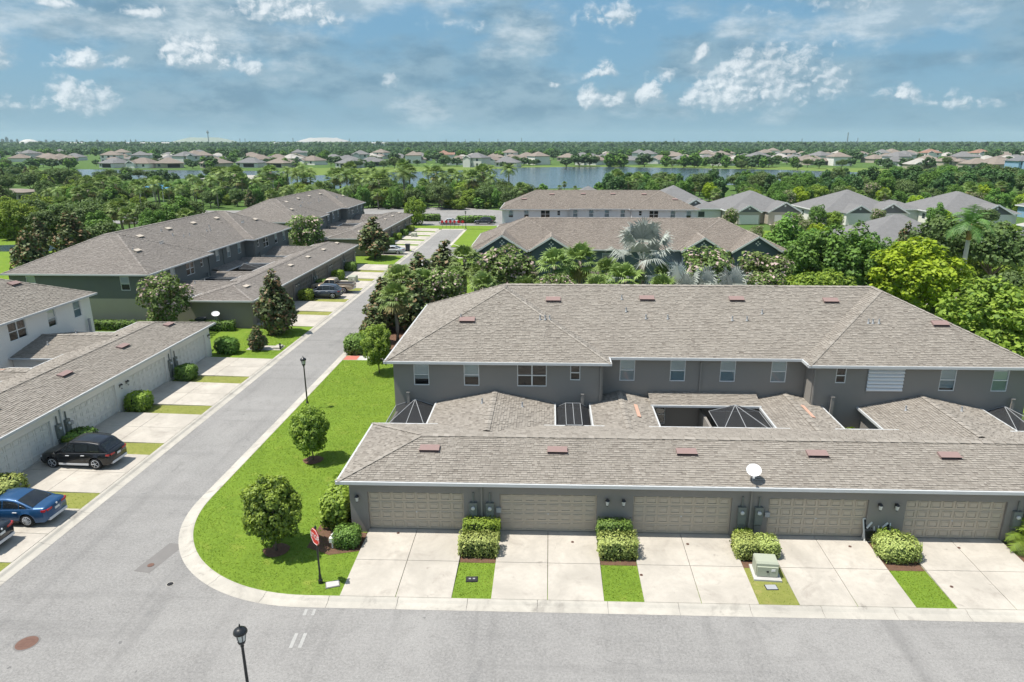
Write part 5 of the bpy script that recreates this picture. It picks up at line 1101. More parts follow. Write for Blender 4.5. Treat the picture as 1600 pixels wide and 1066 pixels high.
def car(name, label, loc, rz, paintm, spec, cat='car'):
    """x forward, wheels on z=0"""
    root = empty(name, loc, rz, label, cat)
    L, Wd, wb, r = spec['L'], spec['W'], spec['wb'], spec['r']; fo = spec.get('fo', .0)
    wx = (wb/2+fo, -wb/2+fo); N = 96; X = np.linspace(-L/2, L/2, N)
    hw = Wd/2*ip(X/L, spec['plan']); zb = smooth1(ip(X/L, spec['belt']), 2); zs = np.interp(X/L, [-.5,-.46,.46,.5], [spec['sill']+.14, spec['sill'], spec['sill'], spec['sill']+.10])
    arch = np.full(N, -1.0)
    for w_ in wx:
        q = (r*1.17)**2-(X-w_)**2; arch = np.where(q > 0, np.maximum(arch, r+np.sqrt(np.maximum(q,0))), arch)
    rows = []
    for i in range(N):
        b, h, w_ = zs[i], zb[i], hw[i]; lo = max(b, arch[i])
        mid = max(b+.30*(h-b), lo+.01); sh_ = max(b+.62*(h-b), mid+.02)
        rows.append([(w_*.955, lo), (w_*.99, max(mid, lo+.012)), (w_*1.0, max(sh_-.1, mid+.012)), (w_*.985, sh_+.0), (w_*.955, max(h-.075,sh_+.01)), (w_*.90, max(h-.02,sh_+.02)), (w_*.72, h+.012), (w_*.36, h+.03), (0, h+.035)])
    K = len(rows[0]); Vv = []; Ff = []
    for i in range(N):
        half = rows[i]; Vv += [(X[i], -y, z) for y, z in half] + [(X[i], y, z) for y, z in half[-2::-1]]
    M_ = 2*K-1
    for i in range(N-1):
        for j in range(M_-1): Ff.append((i*M_+j, (i+1)*M_+j, (i+1)*M_+j+1, i*M_+j+1))
    Ff.append(tuple(range(M_))); Ff.append(tuple((N-1)*M_+j for j in reversed(range(M_))))
    m = MB(); m.v = Vv; m.f = Ff; body = m.obj('body', root, paintm, smooth=True)
    un = MB(); un.box(-L*.46,-Wd*.42,spec['sill']+.02,L*.46,Wd*.42,r*1.5); un.obj('underbody', root, 'plastic')
    # greenhouse
    gx = np.linspace(spec['gh'][0]*L, spec['gh'][1]*L, 60); zr = smooth1(ip(gx/L, spec['roof']), 3); zbg = np.interp(gx, X, zb)-.03; zr = np.maximum(zr, zbg+.01)
    tum = np.clip((zr-zbg)/(spec['H']-.9), 0, 1); wbt = np.interp(gx, X, hw)*.915; wrf = wbt*(1-.21*tum)
    G = []
    for i in range(60):
        w0, w1, z0, z1 = wbt[i], wrf[i], zbg[i], zr[i]
        half = [(w0, z0), (w0*.5+w1*.5, z0+(z1-z0)*.48), (w1*1.005, z0+(z1-z0)*.90), (w1*.93, z1-.012*tum[i]), (w1*.6, z1+.018*tum[i]), (0, z1+.03*tum[i])]
        G.append(half)
    m = MB(); kk = len(G[0]); M2 = 2*kk-1
    for i in range(60): m.v += [(gx[i], -y, z) for y, z in G[i]]+[(gx[i], y, z) for y, z in G[i][-2::-1]]
    for i in range(59):
        for j in range(M2-1): m.f.append((i*M2+j, (i+1)*M2+j, (i+1)*M2+j+1, i*M2+j+1))
    m.m = [0]*len(m.f); gh = m.obj('roof', root, paintm, smooth=True)
    def gp(x, j, sgn, off=.012):
        i = np.interp(x, gx, np.arange(60)); a = int(min(58, i)); t = i-a
        y = G[a][j][0]*(1-t)+G[a+1][j][0]*t; z = G[a][j][1]*(1-t)+G[a+1][j][1]*t; return y, z
    def side_pt(x, k, sgn):
        (y0,z0),(y1,z1),(y2,z2) = gp(x,0,1),gp(x,1,1),gp(x,2,1)
        if k < .5: y, z = y0+(y1-y0)*k*2, z0+(z1-z0)*k*2
        else: y, z = y1+(y2-y1)*(k-.5)*2, z1+(z2-z1)*(k-.5)*2
        return (x, sgn*(y+.012), z)
    for sgn in (-1, 1):
        for (a, b, s0, s1) in spec['side']:
            mm = MB(); n = 6
            top = [side_pt(a*L+s0*0+(b-a)*L*t/n, .93, sgn) for t in range(n+1)]; bot = [side_pt(a*L+(b-a)*L*t/n, .14, sgn) for t in range(n+1)]
            if s0: top[0] = tuple(np.array(bot[0])*s0+np.array(top[0])*(1-s0)); top[1] = tuple(np.array(bot[1])*s0*.35+np.array(top[1])*(1-s0*.35))
            if s1: top[-1] = tuple(np.array(bot[-1])*s1+np.array(top[-1])*(1-s1)); top[-2] = tuple(np.array(bot[-2])*s1*.35+np.array(top[-2])*(1-s1*.35))
            for t in range(n): mm.poly([bot[t], bot[t+1], top[t+1], top[t]] if sgn < 0 else [bot[t+1], bot[t], top[t], top[t+1]])
            mm.obj('side_window', root, 'car_glass', smooth=True)
    for nm, (a, b) in (('windscreen', spec['ws']), ('rear_window', spec['rw'])):
        mm = MB(); n = 6
        for t in range(n):
            x0, x1 = (a+(b-a)*t/n)*L, (a+(b-a)*(t+1)/n)*L; q = []
            for x in (x0, x1):
                row = []
                for j, sg, f in ((3,-1,.95),(4,-1,1),(5,1,1),(4,1,1),(3,1,.95)):
                    y, z = gp(x, j, 1); row.append((x+(.008 if a > 0 else -.008), sg*y*f, z+.014))
                q.append(row)
            for j in range(4): mm.poly([q[0][j], q[1][j], q[1][j+1], q[0][j+1]])
        mm.obj(nm, root, 'car_glass', smooth=True)
    for x in wx:
        for s in (-1, 1): wheel(root, x, s*(Wd/2-.125), r, s, spec.get('spokes', 10))
    zt = spec['belt'][1][1]
    for s in (-1, 1):
        lx = -L/2; zl = spec['tail'][0]
        m = MB(); m.box(lx-.010, min(s*Wd*.19,s*Wd*.378), zl-.055, lx+.10, max(s*Wd*.19,s*Wd*.378), zl+.055); m.box(lx+.06, min(s*Wd*.378,s*Wd*.455), zl-.05, lx+.26, max(s*Wd*.378,s*Wd*.455), zl+.05); m.obj('taillight', root, 'tail_red')
        m = MB(); m.box(L/2-.30, min(s*Wd*.20,s*Wd*.40), spec['head']-.06, L/2-.10, max(s*Wd*.20,s*Wd*.40), spec['head']+.05); m.obj('headlight', root, 'head_glass')
        xm = spec['ws'][0]*L-.12; y = Wd/2*.95; zm = np.interp(xm, X, zb)+.10
        m = MB(); m.box(xm-.08, min(s*y,s*(y+.19)), zm-.06, xm+.07, max(s*y,s*(y+.19)), zm+.08); m.obj('mirror', root, paintm)
        for hx in spec['handles']:
            m = MB(); zz = np.interp(hx*L, X, zb)-.17; yy = np.interp(hx*L, X, hw)
            m.box(hx*L-.11, min(s*yy*.985,s*(yy+.03)), zz-.018, hx*L+.11, max(s*yy*.985,s*(yy+.03)), zz+.018); m.obj('door_handle', root, 'chrome')
        m = MB(); m.box(-wb/2+fo+r*1.2, min(s*Wd*.474,s*Wd*.5), spec['sill']-.01, wb/2+fo-r*1.2, max(s*Wd*.474,s*Wd*.5), spec['sill']+.10); m.obj('side_skirt', root, spec.get('skirt','plastic'))
        if spec.get('rails'):
            a_, b_ = spec['rails']; m = MB(); pts = [(a_*L+(b_-a_)*L*t/6, s*gp(a_*L+(b_-a_)*L*t/6,3,1)[0], gp(a_*L+(b_-a_)*L*t/6,3,1)[1]+.045) for t in range(7)]
            for p, q in zip(pts, pts[1:]): m.bar(p, q, .03, .03)
            m.obj('roof_rail', root, 'plastic')
    m = MB(); m.box(-L/2-.02,-.16,spec['plate']-.06,-L/2+.1,.16,spec['plate']+.06); m.obj('number_plate', root, 'plate')
    m = MB(); m.box(-L/2-.03,-Wd*.36,spec['sill']+.05,-L/2+.18,Wd*.36,spec['sill']+.19); m.obj('rear_bumper', root, spec.get('bumper','plastic'))
    m = MB(); m.box(L/2-.16,-Wd*.34,spec['sill']+.06,L/2+.015,Wd*.34,spec['sill']+.30); m.obj('grille', root, 'plastic')
    if spec.get('badge'): MB().tube([(-L/2-.005,0,spec['badge']),(-L/2-.03,0,spec['badge'])],[.055,.05],14).obj('badge', root, 'chrome')
    return root
SUV = dict(L=4.62, W=1.87, H=1.66, wb=2.75, r=.36, sill=.27, fo=.02, plan=[(-.5,.78),(-.47,.92),(-.36,.99),(0,1),(.34,.985),(.44,.90),(.5,.66)], belt=[(-.5,.98),(-.47,1.08),(-.2,1.08),(.10,1.05),(.2,1.02),(.42,.92),(.48,.80),(.5,.66)],
           gh=(-.475,.235), roof=[(-.475,1.02),(-.40,1.36),(-.36,1.60),(-.2,1.70),(-.02,1.72),(.06,1.67),(.235,1.02)], side=[(-.355,-.225,.0,.0),(-.21,-.03,0,0),(-.015,.175,0,.92)], ws=(.225,.075), rw=(-.455,-.375), tail=(.92,), head=.70, plate=.80, handles=(-.14,.07), spokes=5, rails=(-.33,.02), bumper='chrome', skirt='chrome')
SEDAN = dict(L=4.70, W=1.82, H=1.46, wb=2.70, r=.335, sill=.22, fo=.06, plan=[(-.5,.76),(-.47,.90),(-.36,.985),(0,1),(.34,.985),(.44,.88),(.5,.62)], belt=[(-.5,.90),(-.475,1.01),(-.34,1.02),(-.15,.98),(.10,.95),(.2,.91),(.40,.80),(.47,.70),(.5,.56)],
             gh=(-.36,.235), roof=[(-.36,1.0),(-.27,1.19),(-.17,1.38),(-.06,1.45),(.03,1.44),(.09,1.38),(.235,.92)], side=[(-.285,-.205,.55,.0),(-.195,-.02,.18,0),(-.005,.175,0,.92)], ws=(.225,.095), rw=(-.345,-.175), tail=(.86,), head=.62, plate=.72, handles=(-.16,.05), spokes=12, bumper='chrome', badge=.93)
XOV = dict(SUV, L=4.45, W=1.80, spokes=8, bumper='plastic', skirt='plastic')
ZR = BZ
car('parked_suv', 'glossy black sport utility car nosed up to a cream garage', (-28.85, 37.85, .19), R(178), 'paint_black', SUV)
car('parked_sedan', 'metallic blue sedan parked on the cream row driveway', (-28.25, 31.35, .19), R(180), 'paint_blue', SEDAN)
car('parked_sedan', 'dark sedan with red tail lights cut by the picture edge', (-29.15, 28.75, .19), R(180), 'paint_dark', SEDAN)
car('parked_crossover', 'steel-blue crossover car beside the tan pickup', (-28.9, 84.9, .19), R(180), 'paint_steel', XOV)
car('parked_sedan', 'silver car half hidden by the magnolia on a far driveway', (-28.2, 120.3, .19), R(180), 'paint_silver', SEDAN)
car('parked_sedan', 'silver car in the parking lot behind the red signs', (-24.6, 166.5, .05), R(180), 'paint_silver', SEDAN)
car('parked_suv', 'dark car in the parking lot right of the red signs', (-16.2, 167.2, .05), R(180), 'paint_dark', SUV)
car('parked_suv', 'dark car in the small park lot at the left', (-107.0, 185.5, .03), R(10), 'paint_dark', SUV)
# pickup
def pickup(loc, rz):
    sp = dict(SUV, L=5.7, W=1.98, H=1.88, wb=3.55, r=.40, sill=.42, fo=.12, plan=[(-.5,.90),(-.48,.96),(-.36,.99),(0,1),(.36,.99),(.46,.92),(.5,.74)], belt=[(-.5,1.12),(-.02,1.12),(.08,1.12),(.2,1.10),(.44,1.05),(.485,.92),(.5,.75)],
              gh=(-.105,.235), roof=[(-.105,1.10),(-.095,1.80),(-.06,1.85),(.07,1.86),(.12,1.80),(.235,1.10)], side=[(-.085,.03,0,0),(.045,.19,0,.92)], ws=(.225,.125), rw=(-.103,-.094), tail=(1.0,), head=.86, plate=.66, handles=(-.03,.09), spokes=6, bumper='chrome', skirt='plastic', rails=None)
    o = car('parked_pickup', 'tan crew-cab pickup truck with open dark bed', loc, rz, 'paint_tan', sp, 'pickup')
    b = MB(); b.box(-2.78,-.80,1.135,-.66,.80,1.165,'dark'); b.box(-2.84,-.93,1.14,-.62,-.80,1.26,'paint_tan'); b.box(-2.84,.80,1.14,-.62,.93,1.26,'paint_tan'); b.box(-2.86,-.80,1.14,-2.78,.80,1.26,'paint_tan'); b.obj('cargo_bed', o)
pickup((-28.75, 88.2, .19), R(180))
# ---------------------------------------------------------------- street furniture and small things
def street_lamp(x, y, h, label):
    o = empty('street_lamp', (x, y, .05), .2, label, 'street lamp', 'black lantern street lamps')
    MB().lathe([(.17,0),(.17,.10),(.11,.16),(.10,.55),(.06,.62),(.055,1.2),(.045,h-.75)], 14).obj('post', o, 'black_metal', smooth=False)
    MB().lathe([(.045,h-.75),(.06,h-.72),(.05,h-.66),(.10,h-.60),(.13,h-.52),(.12,h-.48)], 14).obj('collar', o, 'black_metal')
    MB().lathe([(.12,h-.48),(.17,h-.18)], 14).obj('lantern_glass', o, 'lamp_glass')
    f = MB()
    for k in range(6):
        a = math.pi*k/3; f.bar((math.cos(a)*.125,math.sin(a)*.125,h-.48),(math.cos(a)*.175,math.sin(a)*.175,h-.17),.018,.018)
    f.obj('lantern_cage', o, 'black_metal')
    MB().lathe([(.215,h-.20),(.225,h-.17),(.20,h-.09),(.12,h-.02),(.03,h+.02),(.02,h+.06),(.03,h+.09),(.005,h+.16)], 18).obj('cap', o, 'black_metal', smooth=True)
street_lamp(-18.13, 47.4, 4.05, 'black street lamp on the lawn edge beside the kerb'); street_lamp(-9.86, 18.17, 4.35, 'black street lamp rising at the bottom edge of the picture'); street_lamp(-21.0+1.6, 157.5, 4.05, 'far street lamp beside the red marker signs')
def stop_sign(x, y):
    o = empty('stop_sign', (x, y, .1), R(-44), 'red stop sign on a black post by the first driveway', 'stop sign')
    MB().lathe([(.10,0),(.10,.18),(.07,.22),(.062,.42),(.042,.46),(.042,2.78),(.05,2.80),(.06,2.86),(.03,2.93),(.004,2.98)], 12).obj('post', o, 'black_metal')
    def octa(r, y0, y1): return MB().tube([(0,y0,2.42),(0,y1,2.42)],[r,r],8)
    q = octa(.42,-.062,-.044); q.v = [(c*math.cos(R(22.5))-(z-2.42)*math.sin(R(22.5)), y, 2.42+c*math.sin(R(22.5))+(z-2.42)*math.cos(R(22.5))) for c, y, z in q.v]; f = q.obj('sign_plate', o, 'sign_red')
    rim = MB()
    for k in range(8):
        a, b = R(22.5+45*k), R(67.5+45*k); rr = .39; rim.bar((rr*math.cos(a),-.066,2.42+rr*math.sin(a)),(rr*math.cos(b),-.066,2.42+rr*math.sin(b)),.022,.006)
    rim.obj('border', f, 'paint_white')
    q = octa(.43,-.043,-.030); q.v = [(c*math.cos(R(22.5))-(z-2.42)*math.sin(R(22.5)), y, 2.42+c*math.sin(R(22.5))+(z-2.42)*math.cos(R(22.5))) for c, y, z in q.v]; q.obj('backing', o, 'black_metal')
    cu = bpy.data.curves.new('lettering', 'FONT'); cu.body = 'STOP'; cu.size = .33; cu.align_x = 'CENTER'; cu.align_y = 'CENTER'; cu.extrude = .002
    tmp = bpy.data.objects.new('tmp', cu); COL.objects.link(tmp); me = bpy.data.meshes.new_from_object(tmp.evaluated_get(bpy.context.evaluated_depsgraph_get())); bpy.data.objects.remove(tmp); me.materials.clear(); me.materials.append(MATS['paint_white'])
    t = bpy.data.objects.new('lettering', me); COL.objects.link(t); t.parent = f; t.location = (0,-.070,2.42); t.rotation_euler = (R(90),0,0)
stop_sign(-10.3, 26.43)
o = empty('utility_plate', (-9.72,26.33,.1), R(20), 'flat pale utility plate in the grass beside the stop sign', 'utility cover'); MB().box(-.27,-.2,0,.27,.2,.05).obj('lid', o, 'pale_concrete'); MB().box(-.31,-.24,-.02,.31,.24,.03).obj('frame', o, 'tan_patch')
o = empty('water_meter', (-3.45,26.9,.1), R(4), 'black water meter box in the grass strip of the first driveway', 'utility cover'); MB().box(-.24,-.17,0,.24,.17,.05).obj('box_lid', o, 'plastic')
for s in (-.09,.1): MB().box(s-.05,-.04,.05,s+.05,.04,.062).obj('reading_cap', o, 'alu')
MB().box(-.27,-.2,-.03,.27,.2,.03).obj('frame', o, 'dark')
def transformer(x, y, s, label):
    o = empty('transformer', (x, y, .1), R(-4), label, 'transformer'); o.scale = (s,s,s)
    MB().box(-.62,-.58,0,.62,.62,.09).obj('pad', o, 'pale_concrete')
    m = MB(); m.box(-.5,-.28,.09,.5,.5,.72); m.poly([(-.5,-.28,.72),(.5,-.28,.72),(.46,-.2,.80),(-.46,-.2,.80)]); m.poly([(.5,-.28,.72),(.5,.5,.72),(.46,.44,.80),(.46,-.2,.80)]); m.poly([(-.5,.5,.72),(-.5,-.28,.72),(-.46,-.2,.80),(-.46,.44,.80)]); m.poly([(.5,.5,.72),(-.5,.5,.72),(-.46,.44,.80),(.46,.44,.80)]); m.poly([(-.46,-.2,.80),(.46,-.2,.80),(.46,.44,.80),(-.46,.44,.80)]); m.obj('cabinet', o, 'transformer')
    MB().box(-.46,-.36,.12,.46,-.281,.60).obj('door', o, 'transformer'); MB().box(-.05,-.38,.34,.05,-.361,.42).obj('handle', o, 'black_metal'); MB().box(.16,-.372,.40,.34,-.361,.52).obj('warning_label', o, 'paint_white')
transformer(10.12, 27.75, 1.0, 'green padmount transformer on the strip before the ball hedges'); transformer(-28.1, 95.1, 1.15, 'pale green utility box on a strip of the dark row'); transformer(-28.6, 143.0, 1.1, 'far green utility box on a strip of the furthest row')
o = empty('meter_lid', (10.1,26.75,.1), R(3), 'small blue-grey meter lid below the transformer', 'utility cover'); MB().box(-.24,-.16,0,.24,.16,.04).obj('lid', o, 'pipe_lead'); MB().box(-.27,-.19,-.02,.27,.19,.025).obj('frame', o, 'dark')
def dish(loc, rz, label, r=.36):
    o = empty('satellite_dish', loc, rz, label, 'satellite dish')
    m = MB(); n, k = 20, 6; M_ = Matrix.Rotation(R(26), 4, 'X')
    for i in range(k+1):
        rr = r*i/k
        for j in range(n): a = 2*math.pi*j/n; m.v.append(tuple(M_ @ Vector((rr*math.cos(a), rr*math.sin(a)*1.08, rr*rr*.55/r*.55))+Vector((0,0,.52))))
    for i in range(k):
        for j in range(n): m.f.append((i*n+j, i*n+(j+1)%n, (i+1)*n+(j+1)%n, (i+1)*n+j))
    m.m = [0]*len(m.f); m.obj('reflector', o, 'dish', smooth=True)
    MB().tube([(0,.02,0),(0,.10,.25),(0,.06,.50)],[.03,.028,.028],8).obj('mast', o, 'pipe_lead'); a = MB(); a.bar((0,-.05,.22),(0,-.52,.46),.03); a.bar((-.18,.2,-.02),(0,.09,.3),.02); a.bar((.18,.2,-.02),(0,.09,.3),.02); a.obj('feed_arm', o, 'pipe_lead'); MB().box(-.05,-.58,.42,.05,-.46,.54).obj('feed_horn', o, 'dish')
dish((10.1, 30.75, BZ+ZG+.12), R(-15), 'white satellite dish on the grey garage eave', .36); dish((-35.3, 69.0, 1.3), R(30), 'white satellite dish above the hedge of the dark row', .40)
MB().tube([(0,0,0),(0,0,1.3)],[.04,.04],8).obj('dish_pole', None, 'pipe_lead', loc=(-35.3,69.05,.05)); tag(bpy.data.objects['dish_pole'], 'grey pole carrying the satellite dish by the dark row', 'pole')
def folding_chair(x, y, rz, label):
    o = empty('folding_chair', (x,y,.13), rz, label, 'chair', 'folding chairs at the grey wall'); o.rotation_euler = (R(-12),0,rz)
    f = MB()
    for s in (-.24,.24): f.bar((s,0,0),(s,.12,.95),.045); f.bar((s,.22,0),(s,.06,.5),.03)
    f.bar((-.24,.12,.95),(.24,.12,.95),.045); f.bar((-.24,.03,.06),(.24,.03,.06),.025); f.obj('frame', o, 'trim_white'); o.scale = (1.15,1.15,1.3)
    b = MB()
    for k in range(3): b.box(-.21+.16*k,.09,.55,-.11+.16*k,.11,.92)
    b.obj('backrest', o, 'dark'); MB().box(-.21,-.04,.22,.21,0,.5).obj('seat', o, 'black_metal'); MB().bar((-.12,.04,.60),(.12,.05,.82),.06).obj('strap', o, 'trim_white')
folding_chair(X_(4)-.72, 30.42, .15, 'folded chair on the left, leaning at the wall behind the rounded hedge'); folding_chair(X_(4)-.02, 30.42, -.1, 'folded chair on the right, leaning at the wall behind the rounded hedge')
def bin_(x, y, label, mat='bin'):
    o = empty('wheeled_bin', (x,y,.12), R(95), label, 'bin'); m = MB(); a, b = .26, .32; z = 1.0
    lo = [(-a,-a,.05),(a,-a,.05),(a,a,.05),(-a,a,.05)]; hi = [(-b,-b,z),(b,-b,z),(b,b,z),(-b,b,z)]
    for i in range(4): m.poly([lo[i],lo[(i+1)%4],hi[(i+1)%4],hi[i]])
    m.poly(lo[::-1]); m.obj('bin_body', o, mat); MB().box(-.35,-.36,z,.35,.36,z+.07).obj('lid', o, mat); MB().bar((-.3,.40,.95),(.3,.40,.95),.04).obj('handle', o, mat)
    for s in (-.27,.27): MB().tube([(s-.03,.27,.12),(s+.03,.27,.12)],[.12,.12],14).obj('wheel', o, 'tyre')
    o.scale = (1.25,1.25,1.25)
bin_(-25.95,123.6,'dark wheeled bin standing at the far kerb'); bin_(-36.9,68.9,'dark bin with blue lid beside the crape myrtle','bin')
def marker(x, y, k):
    o = empty('red_marker_sign', (x,y,.08), 0, 'red diamond marker sign, %s of the row across the street end' % k, 'sign', 'red markers closing the street')
    MB().box(-.03,-.02,0,.03,.02,1.9).obj('post', o, 'meter_grey'); s = .42
    MB().poly([(0,-.03,1.5-s),(s,-.03,1.5),(0,-.03,1.5+s),(-s,-.03,1.5)]).poly([(0,-.022,1.5-s),(-s,-.022,1.5),(0,-.022,1.5+s),(s,-.022,1.5)]).obj('diamond', o, 'sign_red')
for i, k in enumerate(('leftmost','second','third','fourth','fifth','rightmost')): marker(-25.0+.95*i, 158.6, k)
o = empty('spigot', (-10.6,29.2,.1), 0, 'white standpipe at the corner of the grey garage wall', 'standpipe'); MB().tube([(0,0,0),(0,0,.75),(.12,0,.85)],[.045,.045,.04],8).obj('pipe', o, 'trim_white'); MB().box(-.12,-.1,.35,.12,.1,.6).obj('valve_box', o, 'trim_white')
o = empty('mailbox_post', (-25.95,62.3,.1), 0, 'short dark bollard at the left kerb by the storm drain', 'bollard'); MB().lathe([(.09,0),(.09,.55),(.06,.62),(.0,.64)],10).obj('post', o, 'black_metal'); MB().lathe([(.1,.40),(.1,.46)],10).obj('band', o, 'alu')
# ---------------------------------------------------------------- houses, lake, woods, skyline
def bearing(u, fw=1.03): a = (u-825)/1067; return (a*.99948-fw*.03236)/(a*.03236+fw*.99948)
def hip_mesh(x0, x1, y0, y1, z, p, mat, th=.22):
    m = MB(); pl, A, B, h = hip_planes(x0, x1, y0, y1, z, p)
    for q in pl: m.poly(q)
    for q in pl: a, b = q[0], q[1]; m.poly([(a[0],a[1],a[2]-th),(b[0],b[1],b[2]-th),b,a])
    m.poly([(x0,y0,z-th),(x0,y1,z-th),(x1,y1,z-th),(x1,y0,z-th)]); m.mats = [mat]; m.m = [0]*len(m.f); return m
def gable_front(root, x0, x1, y, depth, z, p, roofm, wallm):
    """gable facing -y standing forward at y"""
    xm = (x0+x1)/2; zr = z+p*(x1-x0)/2
    w = MB(); w.poly([(x0+.3,y+.35,0),(x1-.3,y+.35,0),(x1-.3,y+.35,z),(x0+.3,y+.35,z)]); MB().poly([(x0+.3,y+.345,z+.02),(x1-.3,y+.345,z+.02),(xm,y+.345,zr-.12)]).obj('gable_siding', root, 'roof_slate'); w.poly([(x0+.3,y+depth,0),(x0+.3,y+.35,0),(x0+.3,y+.35,z),(x0+.3,y+depth,z)]); w.poly([(x1-.3,y+.35,0),(x1-.3,y+depth,0),(x1-.3,y+depth,z),(x1-.3,y+.35,z)]); w.obj('gable_wall', root, wallm)
    r = MB(); r.poly([(x0,y+depth+3,z),(x0,y,z),(xm,y,zr),(xm,y+depth+3,zr)]); r.poly([(x1,y,z),(x1,y+depth+3,z),(xm,y+depth+3,zr),(xm,y,zr)]); r.obj('gable_roof', root, roofm)
    t = MB(); t.bar((x0,y-.03,z-.1),(xm,y-.03,zr-.08),.05,.34); t.bar((x1,y-.03,z-.1),(xm,y-.03,zr-.08),.05,.34); t.obj('barge_board', root, 'trim_white'); MB().tube([(xm,y+.30,zr-.9),(xm,y+.34,zr-.9)],[.24,.24],12).obj('gable_vent', root, 'trim_white')
def bungalow(label, loc, rz, w, d, roofm, wallm, p=.5, gables=((.56,.98),), mirror=False, group='single-storey houses beyond the townhouses'):
    root = empty('bungalow', loc, rz, label, 'house', group); h = 2.9
    b = MB(); wall_panel(b,(0,0),(w,0),-.2,h,[(w*.12,w*.12+1.6,.8,2.2)],.1); wall_panel(b,(w,0),(w,d),-.2,h); wall_panel(b,(w,d),(0,d),-.2,h); wall_panel(b,(0,d),(0,0),-.2,h,[(d*.3,d*.3+1.4,.9,2.2),(d*.6,d*.6+1.4,.9,2.2)],.1); b.obj('wall', root, wallm)
    hip_mesh(-.5, w+.5, -.5, d+.5, h+.1, p, roofm).obj('roof', root)
    e = MB(); eave_strip(e, [(-.5,-.5),(w+.5,-.5),(w+.5,d+.5),(-.5,d+.5)], h+.08, True, .24, .08); e.obj('fascia', root, 'trim_white')
    MB().box(0,0,0,1.6,.05,1.4).obj('window', root, 'far_glass', loc=(w*.12,.07,.8))
    for k in (.3,.6): MB().box(0,0,0,.05,1.4,1.3).obj('window', root, 'far_glass', loc=(.03,d-d*k-1.4,.9))
    for g0, g1 in gables:
        x0, x1 = (w*g0, w*g1) if not mirror else (w*(1-g1), w*(1-g0)); gable_front(root, x0, x1, -3.2, 3.4, h, p+.10, roofm, wallm)
        if x1-x0 > 5:
            MB().box((x0+x1)/2-2.4,-2.90,0,(x0+x1)/2+2.4,-2.80,2.2).obj('garage_door', root, 'door_cream'); 
        else: MB().box((x0+x1)/2-.55,-2.92,0,(x0+x1)/2+.55,-2.80,2.2).obj('front_door', root, 'dark')
    for k in range(3): MB().box(-.35,-.2,0,.35,.2,.12).obj('roof_vent', root, roofm, loc=(w*(.3+.2*k), d*.72, h+.1+p*(d*.28+.4)))
    return root
bungalow('grey-roofed bungalow with two white gables past the pale row', (44.0,172,0), R(3), 17, 20, 'roof_grey', 'wall_sand', .46, ((.50,1.0),(.06,.42)))
bungalow('grey-roofed bungalow with double gable in the middle of the right background', (66.5,170,0), R(2), 19, 20, 'roof_grey', 'wall_cream', .46, ((.56,1.0),(.20,.56)))
bungalow('grey-roofed bungalow behind the royal palm', (93.0,168,0), R(0), 18, 20, 'roof_grey', 'wall_cream', .46, ((.40,.86),))
bungalow('slate hip-roofed bungalow nearest behind the yellow tree', (50.5,113.5,0), R(-4), 18, 17, 'roof_grey', 'wall_pale', .48, ())
bungalow('slate-roofed bungalow right of the royal palm', (73,104,0), R(-6), 20, 18, 'roof_slate', 'wall_taupe', .46, ((.05,.35),))
bungalow('tan-roofed bungalow at the right picture edge', (71,88,0), R(-8), 14, 13, 'roof_tan', 'wall_sand', .5, ((.1,.6),))
bungalow('pale-roofed bungalow at the far right edge', (96,128,0), R(-3), 17, 17, 'roof_pale', 'wall_pale', .46, ((.5,.95),))
bungalow('grey hip roof peeping over the left part of the pale row', (2,186,0), 0, 17, 18, 'roof_grey', 'wall_pale', .5, ((.5,.9),)); bungalow('grey hip roof peeping over the right part of the pale row', (25,184,0), 0, 18, 20, 'roof_grey', 'wall_pale', .5, ((.5,.9),))
bungalow('small grey roof right behind the pale row', (37,178,0), 0, 6.5, 12, 'roof_grey', 'wall_pale', .4, ()); bungalow('grey roof between two bungalows on the right', (86,178,0), 0, 7, 12, 'roof_grey', 'wall_pale', .4, ()); bungalow('grey-roofed bungalow at the right edge behind the palms', (126,172,0), 0, 17, 19, 'roof_grey', 'wall_sky', .46, ((.5,.9),)); bungalow('pale bungalow far right beyond the royal palm', (122,150,0), R(-3), 16, 16, 'roof_grey', 'wall_pale', .46, ((.1,.5),))
sheet('house_street', [(38,150),(140,146),(140,152.5),(38,157)], .02, 'asphalt', 'narrow residential street before the grey bungalows', 'road'); sheet('house_driveway', rect(53,152,59,169.5), .05, 'concrete', 'pale driveway of the first grey bungalow', 'driveway'); sheet('house_driveway', rect(78,150,84,167.5), .05, 'concrete', 'pale driveway of the middle grey bungalow', 'driveway'); sheet('house_driveway', [(44,84),(52,82),(72,92),(66,97)], .13, 'concrete', 'pale driveway glimpsed behind the broad bright tree', 'driveway')
# lakes and meadows
LAKE = [(-150,330),(-115,300),(-60,292),(0,300),(60,316),(110,340),(170,362),(235,372),(262,400),(225,440),(165,505),(100,540),(40,560),(-20,548),(-60,490),(-110,450),(-150,400)]
LAKE2 = [(-345,500),(-240,482),(-175,470),(-158,425),(-185,380),(-250,362),(-335,392)]
sheet('lake', LAKE, -.06, 'water', 'wide blue-grey lake across the middle distance', 'lake'); sheet('lake', LAKE2, -.06, 'water', 'smaller lake at the left behind the palms', 'lake')
sheet('pond', [(-106,121),(-92,121),(-88,126),(-98,131),(-108,128)], .125, 'water', 'small pond by the dark row roof end', 'pond'); sheet('pond', rect(228,262,246,282), -.05, 'water', 'small pond at the right before the houses', 'pond')
sheet('meadow', [(-158,425),(-150,400),(-110,450),(-60,490),(-20,548),(40,560),(100,540),(165,505),(225,440),(262,400),(330,430),(270,520),(170,575),(40,590),(-60,575),(-200,520)], -.08, 'meadow', 'bright green bank on the far lake shore', 'meadow')
